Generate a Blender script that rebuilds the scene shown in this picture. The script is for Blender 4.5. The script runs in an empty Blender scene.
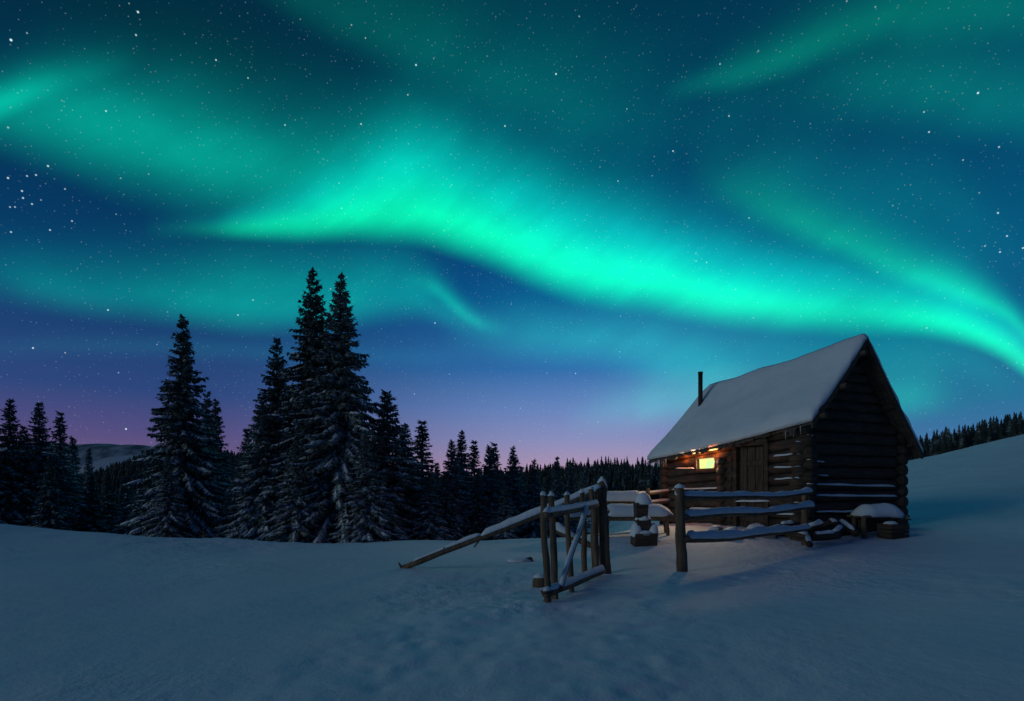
import bpy, bmesh, math, random
import numpy as np
from mathutils import Vector, Matrix, noise as mnoise

scene = bpy.context.scene
COL = scene.collection
F = 569.0; CXP = 512.0; HOR = 490.0          # focal length and horizon of the photograph, in its pixels
CAMZ = 0.0                                    # eye level is the origin of heights

# ------------------------------------------------------------------ camera
cam = bpy.data.cameras.new("camera")
cam.sensor_width = 36.0
cam.lens = 36.0 * F / 1024.0
cam.shift_y = (HOR - 350.5) / 1024.0
cam.clip_start = 0.05
cam.clip_end = 20000
cam_ob = bpy.data.objects.new("camera", cam)
COL.objects.link(cam_ob)
cam_ob.location = (0, 0, CAMZ)
cam_ob.rotation_euler = (math.radians(90), 0, 0)
scene.camera = cam_ob

scene.view_settings.view_transform = 'Standard'
scene.view_settings.look = 'None'
scene.view_settings.exposure = 0.0
scene.view_settings.gamma = 1.0
scene.cycles.use_denoising = True
scene.cycles.max_bounces = 6
scene.cycles.sample_clamp_indirect = 3.0

# ------------------------------------------------------------------ soft moon light
MOON_EL, MOON_AZ = math.radians(15), math.radians(-116)     # azimuth from +Y towards +X
sun = bpy.data.lights.new("moon", 'SUN')
sun.energy = 0.35
sun.color = (0.74, 0.97, 1.0)
sun.angle = math.radians(25)
sun_ob = bpy.data.objects.new("moon", sun)
COL.objects.link(sun_ob)
sun_ob.location = (-20, -20, 20)
to_moon = Vector((math.sin(MOON_AZ) * math.cos(MOON_EL), math.cos(MOON_AZ) * math.cos(MOON_EL), math.sin(MOON_EL)))
sun_ob.rotation_euler = to_moon.to_track_quat('Z', 'Y').to_euler()

# ------------------------------------------------------------------ night sky with aurora and stars
def ang(px, py):
    """direction (azimuth, elevation) of a point of the sky"""
    X = (px - CXP) / F
    Z = (HOR - py) / F
    return math.atan(X), math.atan2(Z, math.hypot(1.0, X))

def srgb(r, g, b):
    f = lambda c: (c / 255 / 12.92) if c <= 10 else ((c / 255 + 0.055) / 1.055) ** 2.4
    return (f(r), f(g), f(b))

class NT:
    """small helper that writes maths as nodes"""
    def __init__(s, nt):
        s.nt = nt
    def new(s, kind):
        return s.nt.nodes.new(kind)
    def put(s, sock, v):
        if hasattr(v, 'is_output'):
            s.nt.links.new(v, sock)
        else:
            sock.default_value = v
    def m(s, op, a, b=None, c=None, clamp=False):
        n = s.new('ShaderNodeMath'); n.operation = op; n.use_clamp = clamp
        for i, v in enumerate((a, b, c)):
            if v is not None:
                s.put(n.inputs[i], v)
        return n.outputs[0]
    def vm(s, op, a, b=None, out=0):
        n = s.new('ShaderNodeVectorMath'); n.operation = op
        s.put(n.inputs[0], a)
        if b is not None:
            s.put(n.inputs[1], b)
        return n.outputs[out]
    def scale(s, v, k):
        n = s.new('ShaderNodeVectorMath'); n.operation = 'SCALE'
        s.put(n.inputs[0], v); s.put(n.inputs['Scale'], k)
        return n.outputs[0]
    def rng(s, v, a, b, c=0.0, d=1.0, kind='SMOOTHSTEP'):
        n = s.new('ShaderNodeMapRange'); n.interpolation_type = kind
        for i, q in enumerate((v, a, b, c, d)):
            s.put(n.inputs[i], q)
        return n.outputs[0]
    def curve(s, v, pts):
        n = s.new('ShaderNodeFloatCurve')
        c = n.mapping.curves[0]
        pts = sorted(pts)
        while len(c.points) < len(pts):
            c.points.new(0.5, 0.5)
        for p, (x, y) in zip(c.points, pts):
            p.location = (x, y); p.handle_type = 'AUTO_CLAMPED'
        n.mapping.use_clip = False
        n.mapping.update()
        s.put(n.inputs['Value'], v)
        return n.outputs[0]
    def noise(s, v, scale, detail=2.0, rough=0.5, dim='3D'):
        n = s.new('ShaderNodeTexNoise'); n.noise_dimensions = dim
        s.put(n.inputs['Vector'], v)
        n.inputs['Scale'].default_value = scale
        n.inputs['Detail'].default_value = detail
        n.inputs['Roughness'].default_value = rough
        return n.outputs[0]
    def xyz(s, x, y, z):
        n = s.new('ShaderNodeCombineXYZ')
        for i, v in enumerate((x, y, z)):
            s.put(n.inputs[i], v)
        return n.outputs[0]
    def ramp(s, v, stops):
        n = s.new('ShaderNodeValToRGB')
        e = n.color_ramp.elements
        while len(e) < len(stops):
            e.new(0.5)
        for el_, (p, c) in zip(e, stops):
            el_.position = p; el_.color = (*c, 1)
        s.put(n.inputs[0], v)
        return n.outputs[0]
    def mix(s, f, a, b):
        n = s.new('ShaderNodeMix'); n.data_type = 'RGBA'
        s.put(n.inputs[0], f); s.put(n.inputs[6], a if hasattr(a, 'is_output') else (*a, 1))
        s.put(n.inputs[7], b if hasattr(b, 'is_output') else (*b, 1))
        return n.outputs[2]

def build_sky():
    w = bpy.data.worlds.new("World")
    scene.world = w
    w.use_nodes = True
    nt = w.node_tree
    for n in list(nt.nodes):
        nt.nodes.remove(n)
    S = NT(nt)
    out = S.new('ShaderNodeOutputWorld')
    bg = S.new('ShaderNodeBackground')
    nt.links.new(bg.outputs[0], out.inputs[0])
    D = S.new('ShaderNodeTexCoord').outputs['Generated']
    D = S.vm('NORMALIZE', D)
    sep = S.new('ShaderNodeSeparateXYZ'); S.put(sep.inputs[0], D)
    x, y, z = sep.outputs
    az0 = S.m('ARCTAN2', x, y)
    el0 = S.m('ARCSINE', z)
    # gentle turbulence so that no edge is ruler-smooth
    n1 = S.noise(D, 3.2, 2.0); n2 = S.noise(S.vm('ADD', D, (7.3, 1.1, 4.2)), 3.2, 2.0)
    az = S.m('ADD', az0, S.m('MULTIPLY', S.m('SUBTRACT', n1, 0.5), 0.07))
    el = S.m('ADD', el0, S.m('MULTIPLY', S.m('SUBTRACT', n2, 0.5), 0.035))
    AZ0, AZ1 = -1.2, 1.2
    un = lambda a: (a - AZ0) / (AZ1 - AZ0)
    u = S.m('DIVIDE', S.m('SUBTRACT', az, AZ0), AZ1 - AZ0, clamp=True)

    # ---- airglow behind the aurora: dark zenith, blue middle, violet to pink horizon
    u0 = S.m('DIVIDE', S.m('SUBTRACT', az0, AZ0), AZ1 - AZ0, clamp=True)
    ve = S.m('DIVIDE', el0, 1.5708, clamp=True)
    E = lambda py, px=512: ang(px, py)[1] / 1.5708
    far = [(0.75, srgb(10, 34, 70)), (1.0, srgb(10, 34, 70))]
    left = S.ramp(ve, [(0.0, srgb(126, 98, 124)), (E(455, 90), srgb(102, 84, 126)), (E(425, 90), srgb(80, 76, 128)),
                       (E(385, 90), srgb(44, 70, 124)), (E(290, 90), srgb(6, 60, 108)), (E(140, 90), srgb(2, 50, 84)),
                       (E(0, 90), srgb(0, 42, 62))] + far)
    mid = S.ramp(ve, [(0.0, srgb(186, 148, 172)), (E(465), srgb(168, 146, 178)), (E(440), srgb(136, 142, 188)),
                      (E(410), srgb(104, 134, 190)), (E(370), srgb(48, 110, 172)), (E(300), srgb(10, 84, 142)), (E(180), srgb(1, 60, 98)),
                      (E(0), srgb(0, 46, 72))] + far)
    right = S.ramp(ve, [(0.0, srgb(100, 124, 160)), (E(445, 930), srgb(68, 116, 166)), (E(400, 930), srgb(36, 108, 150)),
                        (E(330, 930), srgb(10, 96, 138)), (E(230, 930), srgb(2, 82, 120)), (E(110, 930), srgb(1, 64, 98)),
                        (E(0, 930), srgb(0, 60, 84))] + far)
    fl = S.rng(u0, un(ang(170, 400)[0]), un(ang(600, 400)[0]))
    fr = S.rng(u0, un(ang(620, 400)[0]), un(ang(900, 400)[0]))
    base = S.mix(fr, S.mix(fl, left, mid), right)
    # the far side of the sky, away from the aurora
    side = S.rng(y, 0.35, -0.15)
    base = S.mix(side, base, srgb(16, 40, 80))
    total = base

    # ---- aurora bands: each has a lower edge, an upper reach and a brightness along the sky
    rays = S.noise(S.xyz(S.m('SUBTRACT', S.m('MULTIPLY', el0, 11.0), S.m('MULTIPLY', az0, 7.5)),
                         S.m('ADD', S.m('MULTIPLY', az0, 1.9), S.m('MULTIPLY', el0, 1.3)), 0.0), 1.0, 4.0, 0.6)
    rays = S.rng(rays, 0.3, 0.72, 0.82, 1.14, 'LINEAR')
    puffs = S.rng(S.noise(S.xyz(S.m('MULTIPLY', az0, 5.0), S.m('MULTIPLY', el0, 8.0), 3.3), 1.0, 3.0, 0.55), 0.3, 0.7, 0.82, 1.14, 'LINEAR')

    front = S.rng(y, 0.0, 0.35)
    def band(pts, color, hi=None):
        """pts: (px, py lower edge, softness below, reach above, brightness)"""
        lo, sb, up, br = [], [], [], []
        for px, py, dn, ab, b in pts:
            a, e = ang(px, py)
            lo.append((un(a), e))
            sb.append((un(a), max(0.004, e - ang(px, py + dn)[1])))
            up.append((un(a), max(0.004, ang(px, py - ab)[1] - e)))
            br.append((un(a), b))
        clo, csb, cup, cbr = (S.curve(u, q) for q in (lo, sb, up, br))
        t = S.m('SUBTRACT', el, clo)
        rise = S.rng(t, S.m('MULTIPLY', csb, -1.0), csb)
        d = S.m('DIVIDE', S.m('MAXIMUM', t, 0.0), S.m('MAXIMUM', cup, 0.003))
        fall = S.m('EXPONENT', S.m('MULTIPLY', S.m('MULTIPLY', d, d), -1.0))
        i = S.m('MULTIPLY', S.m('MULTIPLY', rise, fall), S.m('MAXIMUM', cbr, 0.0))
        i = S.m('MULTIPLY', S.m('MULTIPLY', i, front), S.m('MULTIPLY', rays, puffs))
        if hi is None:
            return S.scale(srgb(*color), i)
        c = S.mix(S.rng(d, 0.1, 1.2), srgb(*color), srgb(*hi))
        return S.scale(c, i)
    bands = [
        # the bright ribbon across the middle
        (((150, 238, 10, 14, 0), (206, 236, 9, 13, .16), (240, 235, 10, 20, .5), (300, 231, 15, 38, .78), (350, 228, 18, 58, 1.0),
          (400, 230, 20, 74, 1.15), (440, 238, 22, 78, 1.05), (480, 250, 24, 72, 1.1), (530, 269, 26, 70, 1.2), (600, 290, 26, 66, 1.2),
          (680, 305, 24, 57, 1.1), (760, 315, 22, 50, .98), (840, 322, 20, 45, .86), (900, 329, 15, 44, .8), (950, 338, 14, 38, .84),
          (990, 352, 12, 32, .9), (1024, 374, 12, 30, .88), (1060, 402, 12, 26, .7), (1160, 470, 10, 26, 0)), (6, 250, 165), (0, 238, 208)),
        # veil above the ribbon's crest
        (((300, 215, 20, 90, 0), (380, 190, 25, 60, .12), (430, 190, 30, 62, .2), (520, 215, 30, 60, .22), (640, 245, 30, 60, .15), (760, 275, 30, 60, .12), (900, 300, 20, 50, .07), (1000, 320, 20, 30, 0)), (0, 190, 180), None),
        # wide pale patch upper left
        (((-150, 130, 40, 60, .2), (-40, 122, 30, 50, .3), (0, 126, 44, 50, .42), (60, 140, 54, 62, .62), (140, 162, 60, 70, .74), (210, 182, 60, 78, .7),
          (280, 196, 56, 76, .6), (340, 192, 48, 70, .44), (400, 198, 40, 66, .18), (470, 205, 30, 70, 0)), (0, 205, 165), (0, 195, 165)),
        # bright knot at the left edge
        (((-160, 150, 18, 24, .3), (-60, 128, 18, 26, .5), (0, 113, 16, 26, .46), (40, 98, 16, 26, .26), (90, 82, 16, 24, .1), (150, 60, 10, 20, 0)), (0, 225, 180), None),
        # low faint arc on the left, curling down at its right end
        (((-100, 270, 26, 30, .08), (0, 290, 22, 36, .16), (60, 304, 18, 40, .28), (150, 310, 20, 46, .33), (250, 320, 20, 58, .47), (330, 316, 20, 56, .49),
          (400, 308, 18, 46, .43), (440, 320, 14, 34, .33), (470, 330, 12, 20, .14), (500, 336, 10, 14, 0)), (0, 205, 165), None),
        (((395, 282, 10, 10, 0), (425, 290, 10, 14, .16), (445, 306, 9, 15, .32), (462, 320, 8, 14, .32), (480, 329, 8, 12, .16), (510, 336, 8, 11, 0)), (10, 235, 170), None),
        # second faint streak low left
        (((-60, 352, 14, 14, .05), (60, 350, 12, 14, .06), (200, 352, 12, 14, .07), (300, 356, 12, 14, .08), (420, 360, 12, 14, .06), (480, 360, 12, 14, 0)), (20, 190, 190), None),
        # teal glow under the ribbon, running down to the roof
        (((430, 340, 20, 26, 0), (500, 348, 20, 38, .26), (560, 354, 22, 42, .4), (620, 360, 26, 46, .44), (680, 374, 30, 50, .38), (740, 380, 34, 54, .3), (840, 372, 30, 44, .22), (940, 372, 30, 36, .2), (1024, 400, 20, 30, .05)), (8, 200, 160), None),
        (((560, 428, 14, 20, 0), (630, 422, 18, 40, .22), (680, 414, 22, 44, .42), (720, 412, 24, 48, .4), (790, 412, 24, 44, .2), (850, 414, 24, 38, .22), (895, 414, 22, 38, .36), (925, 412, 20, 34, .28), (975, 410, 16, 22, .04), (1024, 410, 10, 20, 0)), (15, 205, 150), None),
        # slanting ray at top right and the glow behind it
        (((660, 100, 12, 12, 0), (700, 93, 14, 16, .14), (750, 80, 16, 28, .23), (800, 61, 18, 34, .25), (850, 43, 20, 42, .22), (920, 36, 28, 54, .18), (1024, 30, 30, 60, .16), (1150, 40, 30, 60, 0)), (10, 205, 150), None),
        (((700, 130, 40, 60, 0), (800, 110, 40, 60, .08), (900, 114, 36, 66, .2), (980, 122, 36, 68, .23), (1060, 132, 36, 68, .22), (1200, 150, 40, 60, 0)), (10, 200, 150), None),
        # broad veil at the top centre
        (((200, -50, 20, 80, 0), (285, 6, 22, 110, .1), (340, 36, 24, 110, .12), (420, 72, 30, 100, .14), (520, 116, 36, 104, .15), (600, 145, 40, 110, .13), (680, 150, 40, 110, .06), (760, 140, 40, 110, 0)), (0, 190, 150), None),
        # arc at the right, sweeping down to the frame's edge
        (((680, 190, 20, 46, 0), (745, 212, 20, 64, .2), (790, 230, 18, 60, .32), (840, 252, 16, 54, .36), (890, 276, 14, 48, .44), (930, 293, 12, 42, .5), (970, 308, 10, 34, .46), (1000, 322, 9, 26, .44), (1020, 340, 9, 22, .36), (1045, 364, 8, 20, .1), (1080, 380, 8, 20, 0)), (15, 225, 140), (10, 185, 150)),
        (((760, 195, 40, 60, 0), (860, 205, 44, 60, .13), (930, 225, 44, 64, .14), (990, 255, 40, 50, .08), (1040, 270, 40, 50, 0)), (10, 180, 155), None),
    ]
    for pts, c, h in bands:
        total = S.vm('ADD', total, band(pts, c, h))

    # ---- stars
    def stars(scale, r, gain, lo):
        v = S.new('ShaderNodeTexVoronoi')
        S.put(v.inputs['Vector'], D); v.inputs['Scale'].default_value = scale
        cs = S.new('ShaderNodeSeparateColor'); S.put(cs.inputs[0], v.outputs['Color'])
        pick = S.rng(cs.outputs[0], lo, 1.0, 0.0, 1.0, 'LINEAR')
        pick = S.m('MULTIPLY', S.m('POWER', pick, 2.0), gain)
        spot = S.rng(v.outputs['Distance'], r * scale, r * scale * 0.25)
        tint = S.mix(cs.outputs[1], (0.62, 0.95, 1.0), (1.0, 0.95, 0.9))
        return S.scale(tint, S.m('MULTIPLY', spot, pick))
    total = S.vm('ADD', total, stars(200, 0.0010, 0.17, 0.0))
    total = S.vm('ADD', total, stars(66, 0.0013, 0.45, 0.3))
    total = S.vm('ADD', total, stars(27, 0.0015, 0.75, 0.45))
    bright = [(138, 12, 1.3), (11, 40, 1.5), (136, 35, .9), (27, 33, .5), (216, 60, .9), (416, 65, 1.2), (361, 124, .9), (505, 126, 1), (285, 125, .8),
              (248, 78, .7), (48, 166, 1.1), (8, 178, 1.1), (27, 176, .8), (36, 175, .9), (22, 191, 1), (23, 198, 1), (32, 204, .9), (41, 200, .5),
              (10, 207, .7), (15, 207, .7), (11, 232, .9), (50, 230, .9), (72, 221, .8), (65, 189, .7), (106, 111, .8), (556, 74, 1.2), (978, 93, 1.2),
              (924, 112, .7), (929, 132, .9), (999, 147, .8), (998, 213, 1), (1007, 236, .9), (1023, 248, .9), (1000, 252, .9), (673, 151, 1), (618, 181, .7),
              (749, 218, .7), (729, 116, .8), (720, 64, .7), (126, 429, 1.3), (108, 310, 1), (238, 315, .9), (253, 300, .8), (435, 323, 1),
              (33, 348, 1.1), (598, 422, .5), (520, 441, .5), (963, 160, .6), (985, 246, .6)]
    acc = 0.0
    for px, py, b in bright:
        d = Vector(((px - CXP) / F, 1.0, (HOR - py) / F)).normalized()
        r = 0.0010 + 0.0005 * b
        dist = S.vm('DISTANCE', D, tuple(d), out='Value')
        acc = S.m('ADD', acc, S.rng(dist, r, r * 0.15, 0.0, 0.78 * b))
    total = S.vm('ADD', total, S.scale((0.75, 0.97, 1.0), acc))

    # a trace of moonlit air over everything
    sky = S.new('ShaderNodeTexSky'); sky.sky_type = 'NISHITA'; sky.sun_disc = False
    sky.sun_elevation = MOON_EL; sky.sun_rotation = MOON_AZ
    total = S.vm('ADD', total, S.scale(sky.outputs[0], 0.0006))
    # ground side of the sphere stays dark
    total = S.mix(S.rng(z, -0.02, -0.12), total, srgb(20, 30, 40))
    nt.links.new(total, bg.inputs[0])
    bg.inputs[1].default_value = 1.0
    w.cycles.sampling_method = 'MANUAL'
    w.cycles.sample_map_resolution = 256
build_sky()

# ------------------------------------------------------------------ helpers
rnd = random.Random(11)
def pt(px, py, d):
    return Vector(((px - CXP) / F * d, d, (HOR - py) / F * d))

def link(name, me, parent=None, smooth=True):
    o = bpy.data.objects.new(name, me)
    COL.objects.link(o)
    if parent is not None:
        o.parent = parent
    if smooth:
        me.polygons.foreach_set('use_smooth', [True] * len(me.polygons))
    return o

def tag(o, label=None, cat=None, group=None, kind=None):
    if label: o['label'] = label
    if cat: o['category'] = cat
    if group: o['group'] = group
    if kind: o['kind'] = kind
    return o

def thing(name, label, cat, loc, rotz=0.0, group=None):
    o = bpy.data.objects.new(name, None)
    COL.objects.link(o)
    o.empty_display_size = 0.2
    o.location = loc
    o.rotation_euler = (0, 0, rotz)
    return tag(o, label, cat, group)

class MB:
    """collects vertices and faces of ONE part"""
    def __init__(s):
        s.v, s.f = [], []
    def add(s, vs, fs):
        k = len(s.v)
        s.v += [tuple(q) for q in vs]
        s.f += [tuple(i + k for i in q) for q in fs]
    def tube(s, path, rad, n=10, rough=0.0, seed=0, cap=True, squash=1.0):
        """rough round pole along a path; rad is a number or a list"""
        R = random.Random(seed)
        path = [Vector(p) for p in path]
        m = len(path)
        rad = [rad] * m if isinstance(rad, (int, float)) else rad
        vs, fs = [], []
        ph = R.random() * 6.28
        for i, p in enumerate(path):
            d = (path[min(i + 1, m - 1)] - path[max(i - 1, 0)]).normalized()
            up = Vector((0, 0, 1)) if abs(d.z) < 0.9 else Vector((1, 0, 0))
            a = d.cross(up).normalized(); b = a.cross(d).normalized()
            for j in range(n):
                t = ph + 6.2832 * j / n
                r = rad[i] * (1 + rough * (mnoise.noise(Vector((seed * 3.7 + math.cos(t), math.sin(t), i * 0.55)))))
                vs.append(p + a * (math.cos(t) * r) + b * (math.sin(t) * r * squash))
        for i in range(m - 1):
            for j in range(n):
                k = (j + 1) % n
                fs.append((i * n + j, i * n + k, (i + 1) * n + k, (i + 1) * n + j))
        if cap:
            fs.append(tuple(reversed(range(n)))); fs.append(tuple(range((m - 1) * n, m * n)))
        s.add(vs, fs)
    def box(s, c, ax, ay, az, jit=0.0, R=rnd):
        """box from its centre and three half-axis vectors"""
        c, ax, ay, az = Vector(c), Vector(ax), Vector(ay), Vector(az)
        vs = []
        for k in (-1, 1):
            for i, j in ((-1, -1), (1, -1), (1, 1), (-1, 1)):
                q = c + ax * i + ay * j + az * k
                if jit:
                    q += Vector((R.uniform(-jit, jit), R.uniform(-jit, jit), R.uniform(-jit, jit)))
                vs.append(q)
        fs = [(0, 3, 2, 1), (4, 5, 6, 7), (0, 1, 5, 4), (1, 2, 6, 5), (2, 3, 7, 6), (3, 0, 4, 7)]
        if ax.cross(ay).dot(az) < 0:
            fs = [tuple(reversed(q)) for q in fs]
        s.add(vs, fs)
    def snow(s, path, w, h, seed=0, n=9, lump=0.35):
        """rounded ridge of snow lying on a pole or a board; path is its bottom middle line"""
        path = [Vector(p) for p in path]
        # resample
        segs = [(path[i + 1] - path[i]).length for i in range(len(path) - 1)]
        tot = sum(segs); m = max(8, int(tot / 0.07))
        pts = []
        for k in range(m + 1):
            q = tot * k / m; i = 0
            while i < len(segs) - 1 and q > segs[i]:
                q -= segs[i]; i += 1
            pts.append(path[i].lerp(path[i + 1], min(1.0, q / max(segs[i], 1e-6))))
        vs, fs = [], []
        for i, p in enumerate(pts):
            d = (pts[min(i + 1, m)] - pts[max(i - 1, 0)]).normalized()
            side = d.cross(Vector((0, 0, 1))).normalized()
            e = min(i, m - i) * tot / m
            tap = math.sqrt(min(1.0, (e + 0.004) / max(0.04, h)))
            nz = mnoise.noise(Vector((seed * 5.1, i * 0.07 * 2.2, 0.3))) + 0.5 * mnoise.noise(Vector((seed * 2.3, i * 0.07 * 6.1, 1.3)))
            hh = h * tap * (1 + lump * nz); ww = w * (0.55 + 0.45 * tap) * (1 + 0.25 * lump * nz)
            for j in range(n):
                t = math.pi * (j / (n - 1)) * 1.24 - 0.12 * math.pi
                y = math.sin(t)
                vs.append(p + side * (-math.cos(t) * ww) + Vector((0, 0, (y if y > 0 else y * 0.35) * hh)))
        for i in range(m):
            for j in range(n):
                k = (j + 1) % n
                fs.append((i * n + j, (i + 1) * n + j, (i + 1) * n + k, i * n + k))
        fs.append(tuple(range(n))); fs.append(tuple(reversed(range(m * n, (m + 1) * n))))
        s.add(vs, fs)
    def blob(s, c, rx, ry, rz, seed=0, nu=14, nv=8, lump=0.2, flat=0.25, rot=0.0):
        """cushion of snow or a stone; the lower half is flattened"""
        c = Vector(c); vs, fs = [], []
        for i in range(nv + 1):
            th = math.pi * i / nv
            for j in range(nu):
                ph = 6.2832 * j / nu
                x, y, z = math.sin(th) * math.cos(ph), math.sin(th) * math.sin(ph), math.cos(th)
                k = 1 + lump * mnoise.noise(Vector((x * 1.3 + seed * 7.7, y * 1.3, z * 1.3)))
                x, y = x * rx * k, y * ry * k
                x, y = x * math.cos(rot) - y * math.sin(rot), x * math.sin(rot) + y * math.cos(rot)
                vs.append(c + Vector((x, y, z * rz * k * (flat if z < 0 else 1))))
        for i in range(nv):
            for j in range(nu):
                k = (j + 1) % nu
                fs.append((i * nu + j, (i + 1) * nu + j, (i + 1) * nu + k, i * nu + k))
        s.add(vs, fs)
    def build(s, name, mat, parent=None, smooth=True, weld=True):
        me = bpy.data.meshes.new(name)
        me.from_pydata(s.v, [], s.f)
        bm = bmesh.new(); bm.from_mesh(me)
        if weld:
            bmesh.ops.remove_doubles(bm, verts=bm.verts, dist=1e-5)
        bmesh.ops.recalc_face_normals(bm, faces=bm.faces)
        bm.to_mesh(me); bm.free()
        me.materials.append(mat)
        o = link(name, me, parent, smooth)
        return o

def bend(a, b, n, amp, seed):
    """a slightly crooked line between two points"""
    a, b = Vector(a), Vector(b)
    L = (b - a).length
    out = []
    for i in range(n + 1):
        t = i / n
        k = math.sin(math.pi * t) if 0 < t < 1 else 0
        off = Vector((mnoise.noise(Vector((seed, t * 2.1, 0))), mnoise.noise(Vector((seed, t * 2.1, 5))), mnoise.noise(Vector((seed, t * 2.1, 9)))))
        out.append(a.lerp(b, t) + off * amp * (0.35 + 0.65 * k) + Vector((0, 0, -amp * 0.5 * k)))
    return out

# ------------------------------------------------------------------ materials
def material(name, rough=0.8):
    m = bpy.data.materials.new(name); m.use_nodes = True
    nt = m.node_tree
    S = NT(nt); b = nt.nodes['Principled BSDF']
    b.inputs['Roughness'].default_value = rough
    b.inputs['Specular IOR Level'].default_value = 0.25
    return m, S, b
def bump(S, b, h, strength, dist):
    n = S.new('ShaderNodeBump'); n.inputs['Strength'].default_value = strength; n.inputs['Distance'].default_value = dist
    S.put(n.inputs['Height'], h); S.nt.links.new(n.outputs[0], b.inputs['Normal'])
def coord(S, which='Object'):
    return S.new('ShaderNodeTexCoord').outputs[which]

def mat_snow(name, base, sc=1.0, amt=0.6):
    m, S, b = material(name, 0.65)
    P = S.new('ShaderNodeNewGeometry').outputs['Position']
    n = S.noise(P, 1.1 * sc, 5.0, 0.6)
    S.put(b.inputs['Base Color'], S.mix(S.rng(n, 0.35, 0.65), tuple(c * 0.93 for c in base), base))
    h = S.m('ADD', S.m('MULTIPLY', S.noise(P, 7 * sc, 4.0, 0.6), 1.0), S.m('MULTIPLY', S.noise(P, 46 * sc, 2.0, 0.6), 0.18))
    bump(S, b, h, amt, 0.05 / sc)
    return m
SNOW = mat_snow('snow', (0.80, 0.82, 0.84))
SNOW_SOFT = mat_snow('drifted_snow', (0.80, 0.82, 0.84), 1.6, 0.45)

def mat_ground():
    m, S, b = material('snow_field', 0.7)
    P = S.new('ShaderNodeNewGeometry').outputs['Position']
    n = S.noise(P, 0.35, 5.0, 0.6)
    S.put(b.inputs['Base Color'], S.mix(S.rng(n, 0.3, 0.7), (0.73, 0.76, 0.78), (0.81, 0.83, 0.85)))
    trod = S.rng(S.noise(P, 0.28, 3.0, 0.55), 0.44, 0.6)
    fine = S.m('MULTIPLY', S.noise(P, 38, 3.0, 0.65), 0.10)
    mids = S.m('MULTIPLY', S.noise(P, 5.2, 4.0, 0.6), S.rng(trod, 0.0, 1.0, 0.35, 1.3, 'LINEAR'))
    bump(S, b, S.m('ADD', fine, mids), 0.62, 0.065)
    fine_bump = b.inputs['Normal'].links[0].from_node
    wide = S.new('ShaderNodeBump'); wide.inputs['Strength'].default_value = 0.5; wide.inputs['Distance'].default_value = 0.5
    dist = S.vm('LENGTH', P, out='Value')
    S.put(wide.inputs['Height'], S.m('MULTIPLY', S.noise(S.vm('MULTIPLY', P, (0.8, 1.3, 1.0)), 0.6, 5.0, 0.62), S.rng(dist, 14, 45, 0.12, 1.0)))
    S.nt.links.new(wide.outputs[0], fine_bump.inputs['Normal'])
    return m
GROUND = mat_ground()

def mat_wood(name, dark, light, stretch=(3, 3, 22), crack=0.6):
    m, S, b = material(name, 0.85)
    P = coord(S)
    q = S.vm('MULTIPLY', P, stretch)
    g = S.noise(q, 1.0, 6.0, 0.65)
    blot = S.noise(P, 2.3, 3.0, 0.5)
    oi = S.new('ShaderNodeObjectInfo').outputs['Random']
    c = S.mix(S.rng(g, 0.32, 0.68), dark, light)
    c = S.mix(S.m('MULTIPLY', S.rng(blot, 0.45, 0.7), 0.55), c, tuple(x * 0.55 for x in dark))
    c = S.mix(S.m('MULTIPLY', oi, 0.3), c, tuple(x * 0.8 for x in light))
    S.put(b.inputs['Base Color'], c)
    bump(S, b, g, crack, 0.02)
    return m
LOGS = mat_wood('weathered_logs', (0.034, 0.024, 0.019), (0.12, 0.078, 0.056))
BOARDS = mat_wood('door_boards', (0.045, 0.03, 0.022), (0.125, 0.085, 0.062), (26, 26, 2.0))
ROOFWOOD = mat_wood('roof_boards', (0.05, 0.036, 0.028), (0.14, 0.10, 0.075), (14, 2.5, 14))
FENCE = mat_wood('fence_wood', (0.082, 0.050, 0.031), (0.25, 0.162, 0.103), (16, 16, 2.5))
RAILWOOD = mat_wood('rail_wood', (0.085, 0.053, 0.034), (0.255, 0.167, 0.108), (3, 3, 18))
BARK = mat_wood('spruce_bark', (0.045, 0.035, 0.028), (0.13, 0.10, 0.08), (7, 7, 2.2))

def mat_needles(name, a, bcol, f0=.44, f1=.6):
    m, S, b = material(name, 0.75)
    oi = S.new('ShaderNodeObjectInfo').outputs['Random']
    n = S.noise(coord(S), 1.7, 3.0, 0.6)
    c = S.mix(S.rng(n, 0.35, 0.65), a, bcol)
    fz = S.noise(coord(S), 5.5, 4.0, 0.7)
    c = S.mix(S.m('MULTIPLY', S.rng(fz, f0, f1), 0.8), c, (0.27, 0.35, 0.38))
    c = S.mix(S.m('MULTIPLY', oi, 0.3), c, (0.03, 0.05, 0.048))
    S.put(b.inputs['Base Color'], c)
    return m
NEEDLES = mat_needles('spruce_needles', (0.036, 0.058, 0.05), (0.06, 0.085, 0.07))
FROSTED = mat_needles('frosty_needles', (0.04, 0.064, 0.056), (0.075, 0.1, 0.085), .38, .57)
def mat_far():
    m, S, b = material('frosted_needles', 0.8)
    P = S.new('ShaderNodeNewGeometry').outputs['Position']
    n = S.noise(P, 0.9, 3.0, 0.65)
    S.put(b.inputs['Base Color'], S.mix(S.rng(n, 0.5, 0.72), (0.038, 0.052, 0.042), (0.24, 0.27, 0.28)))
    return m
FAR = mat_far()
def mat_plain(name, col, rough, metal=0.0):
    m, S, b = material(name, rough)
    n = S.noise(coord(S), 14, 4.0, 0.6)
    S.put(b.inputs['Base Color'], S.mix(n, tuple(c * 0.6 for c in col), col))
    b.inputs['Metallic'].default_value = metal
    return m
IRON = mat_plain('rusty_iron', (0.09, 0.06, 0.05), 0.6, 0.6)
STONE = mat_plain('stone', (0.22, 0.21, 0.2), 0.85)
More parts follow.
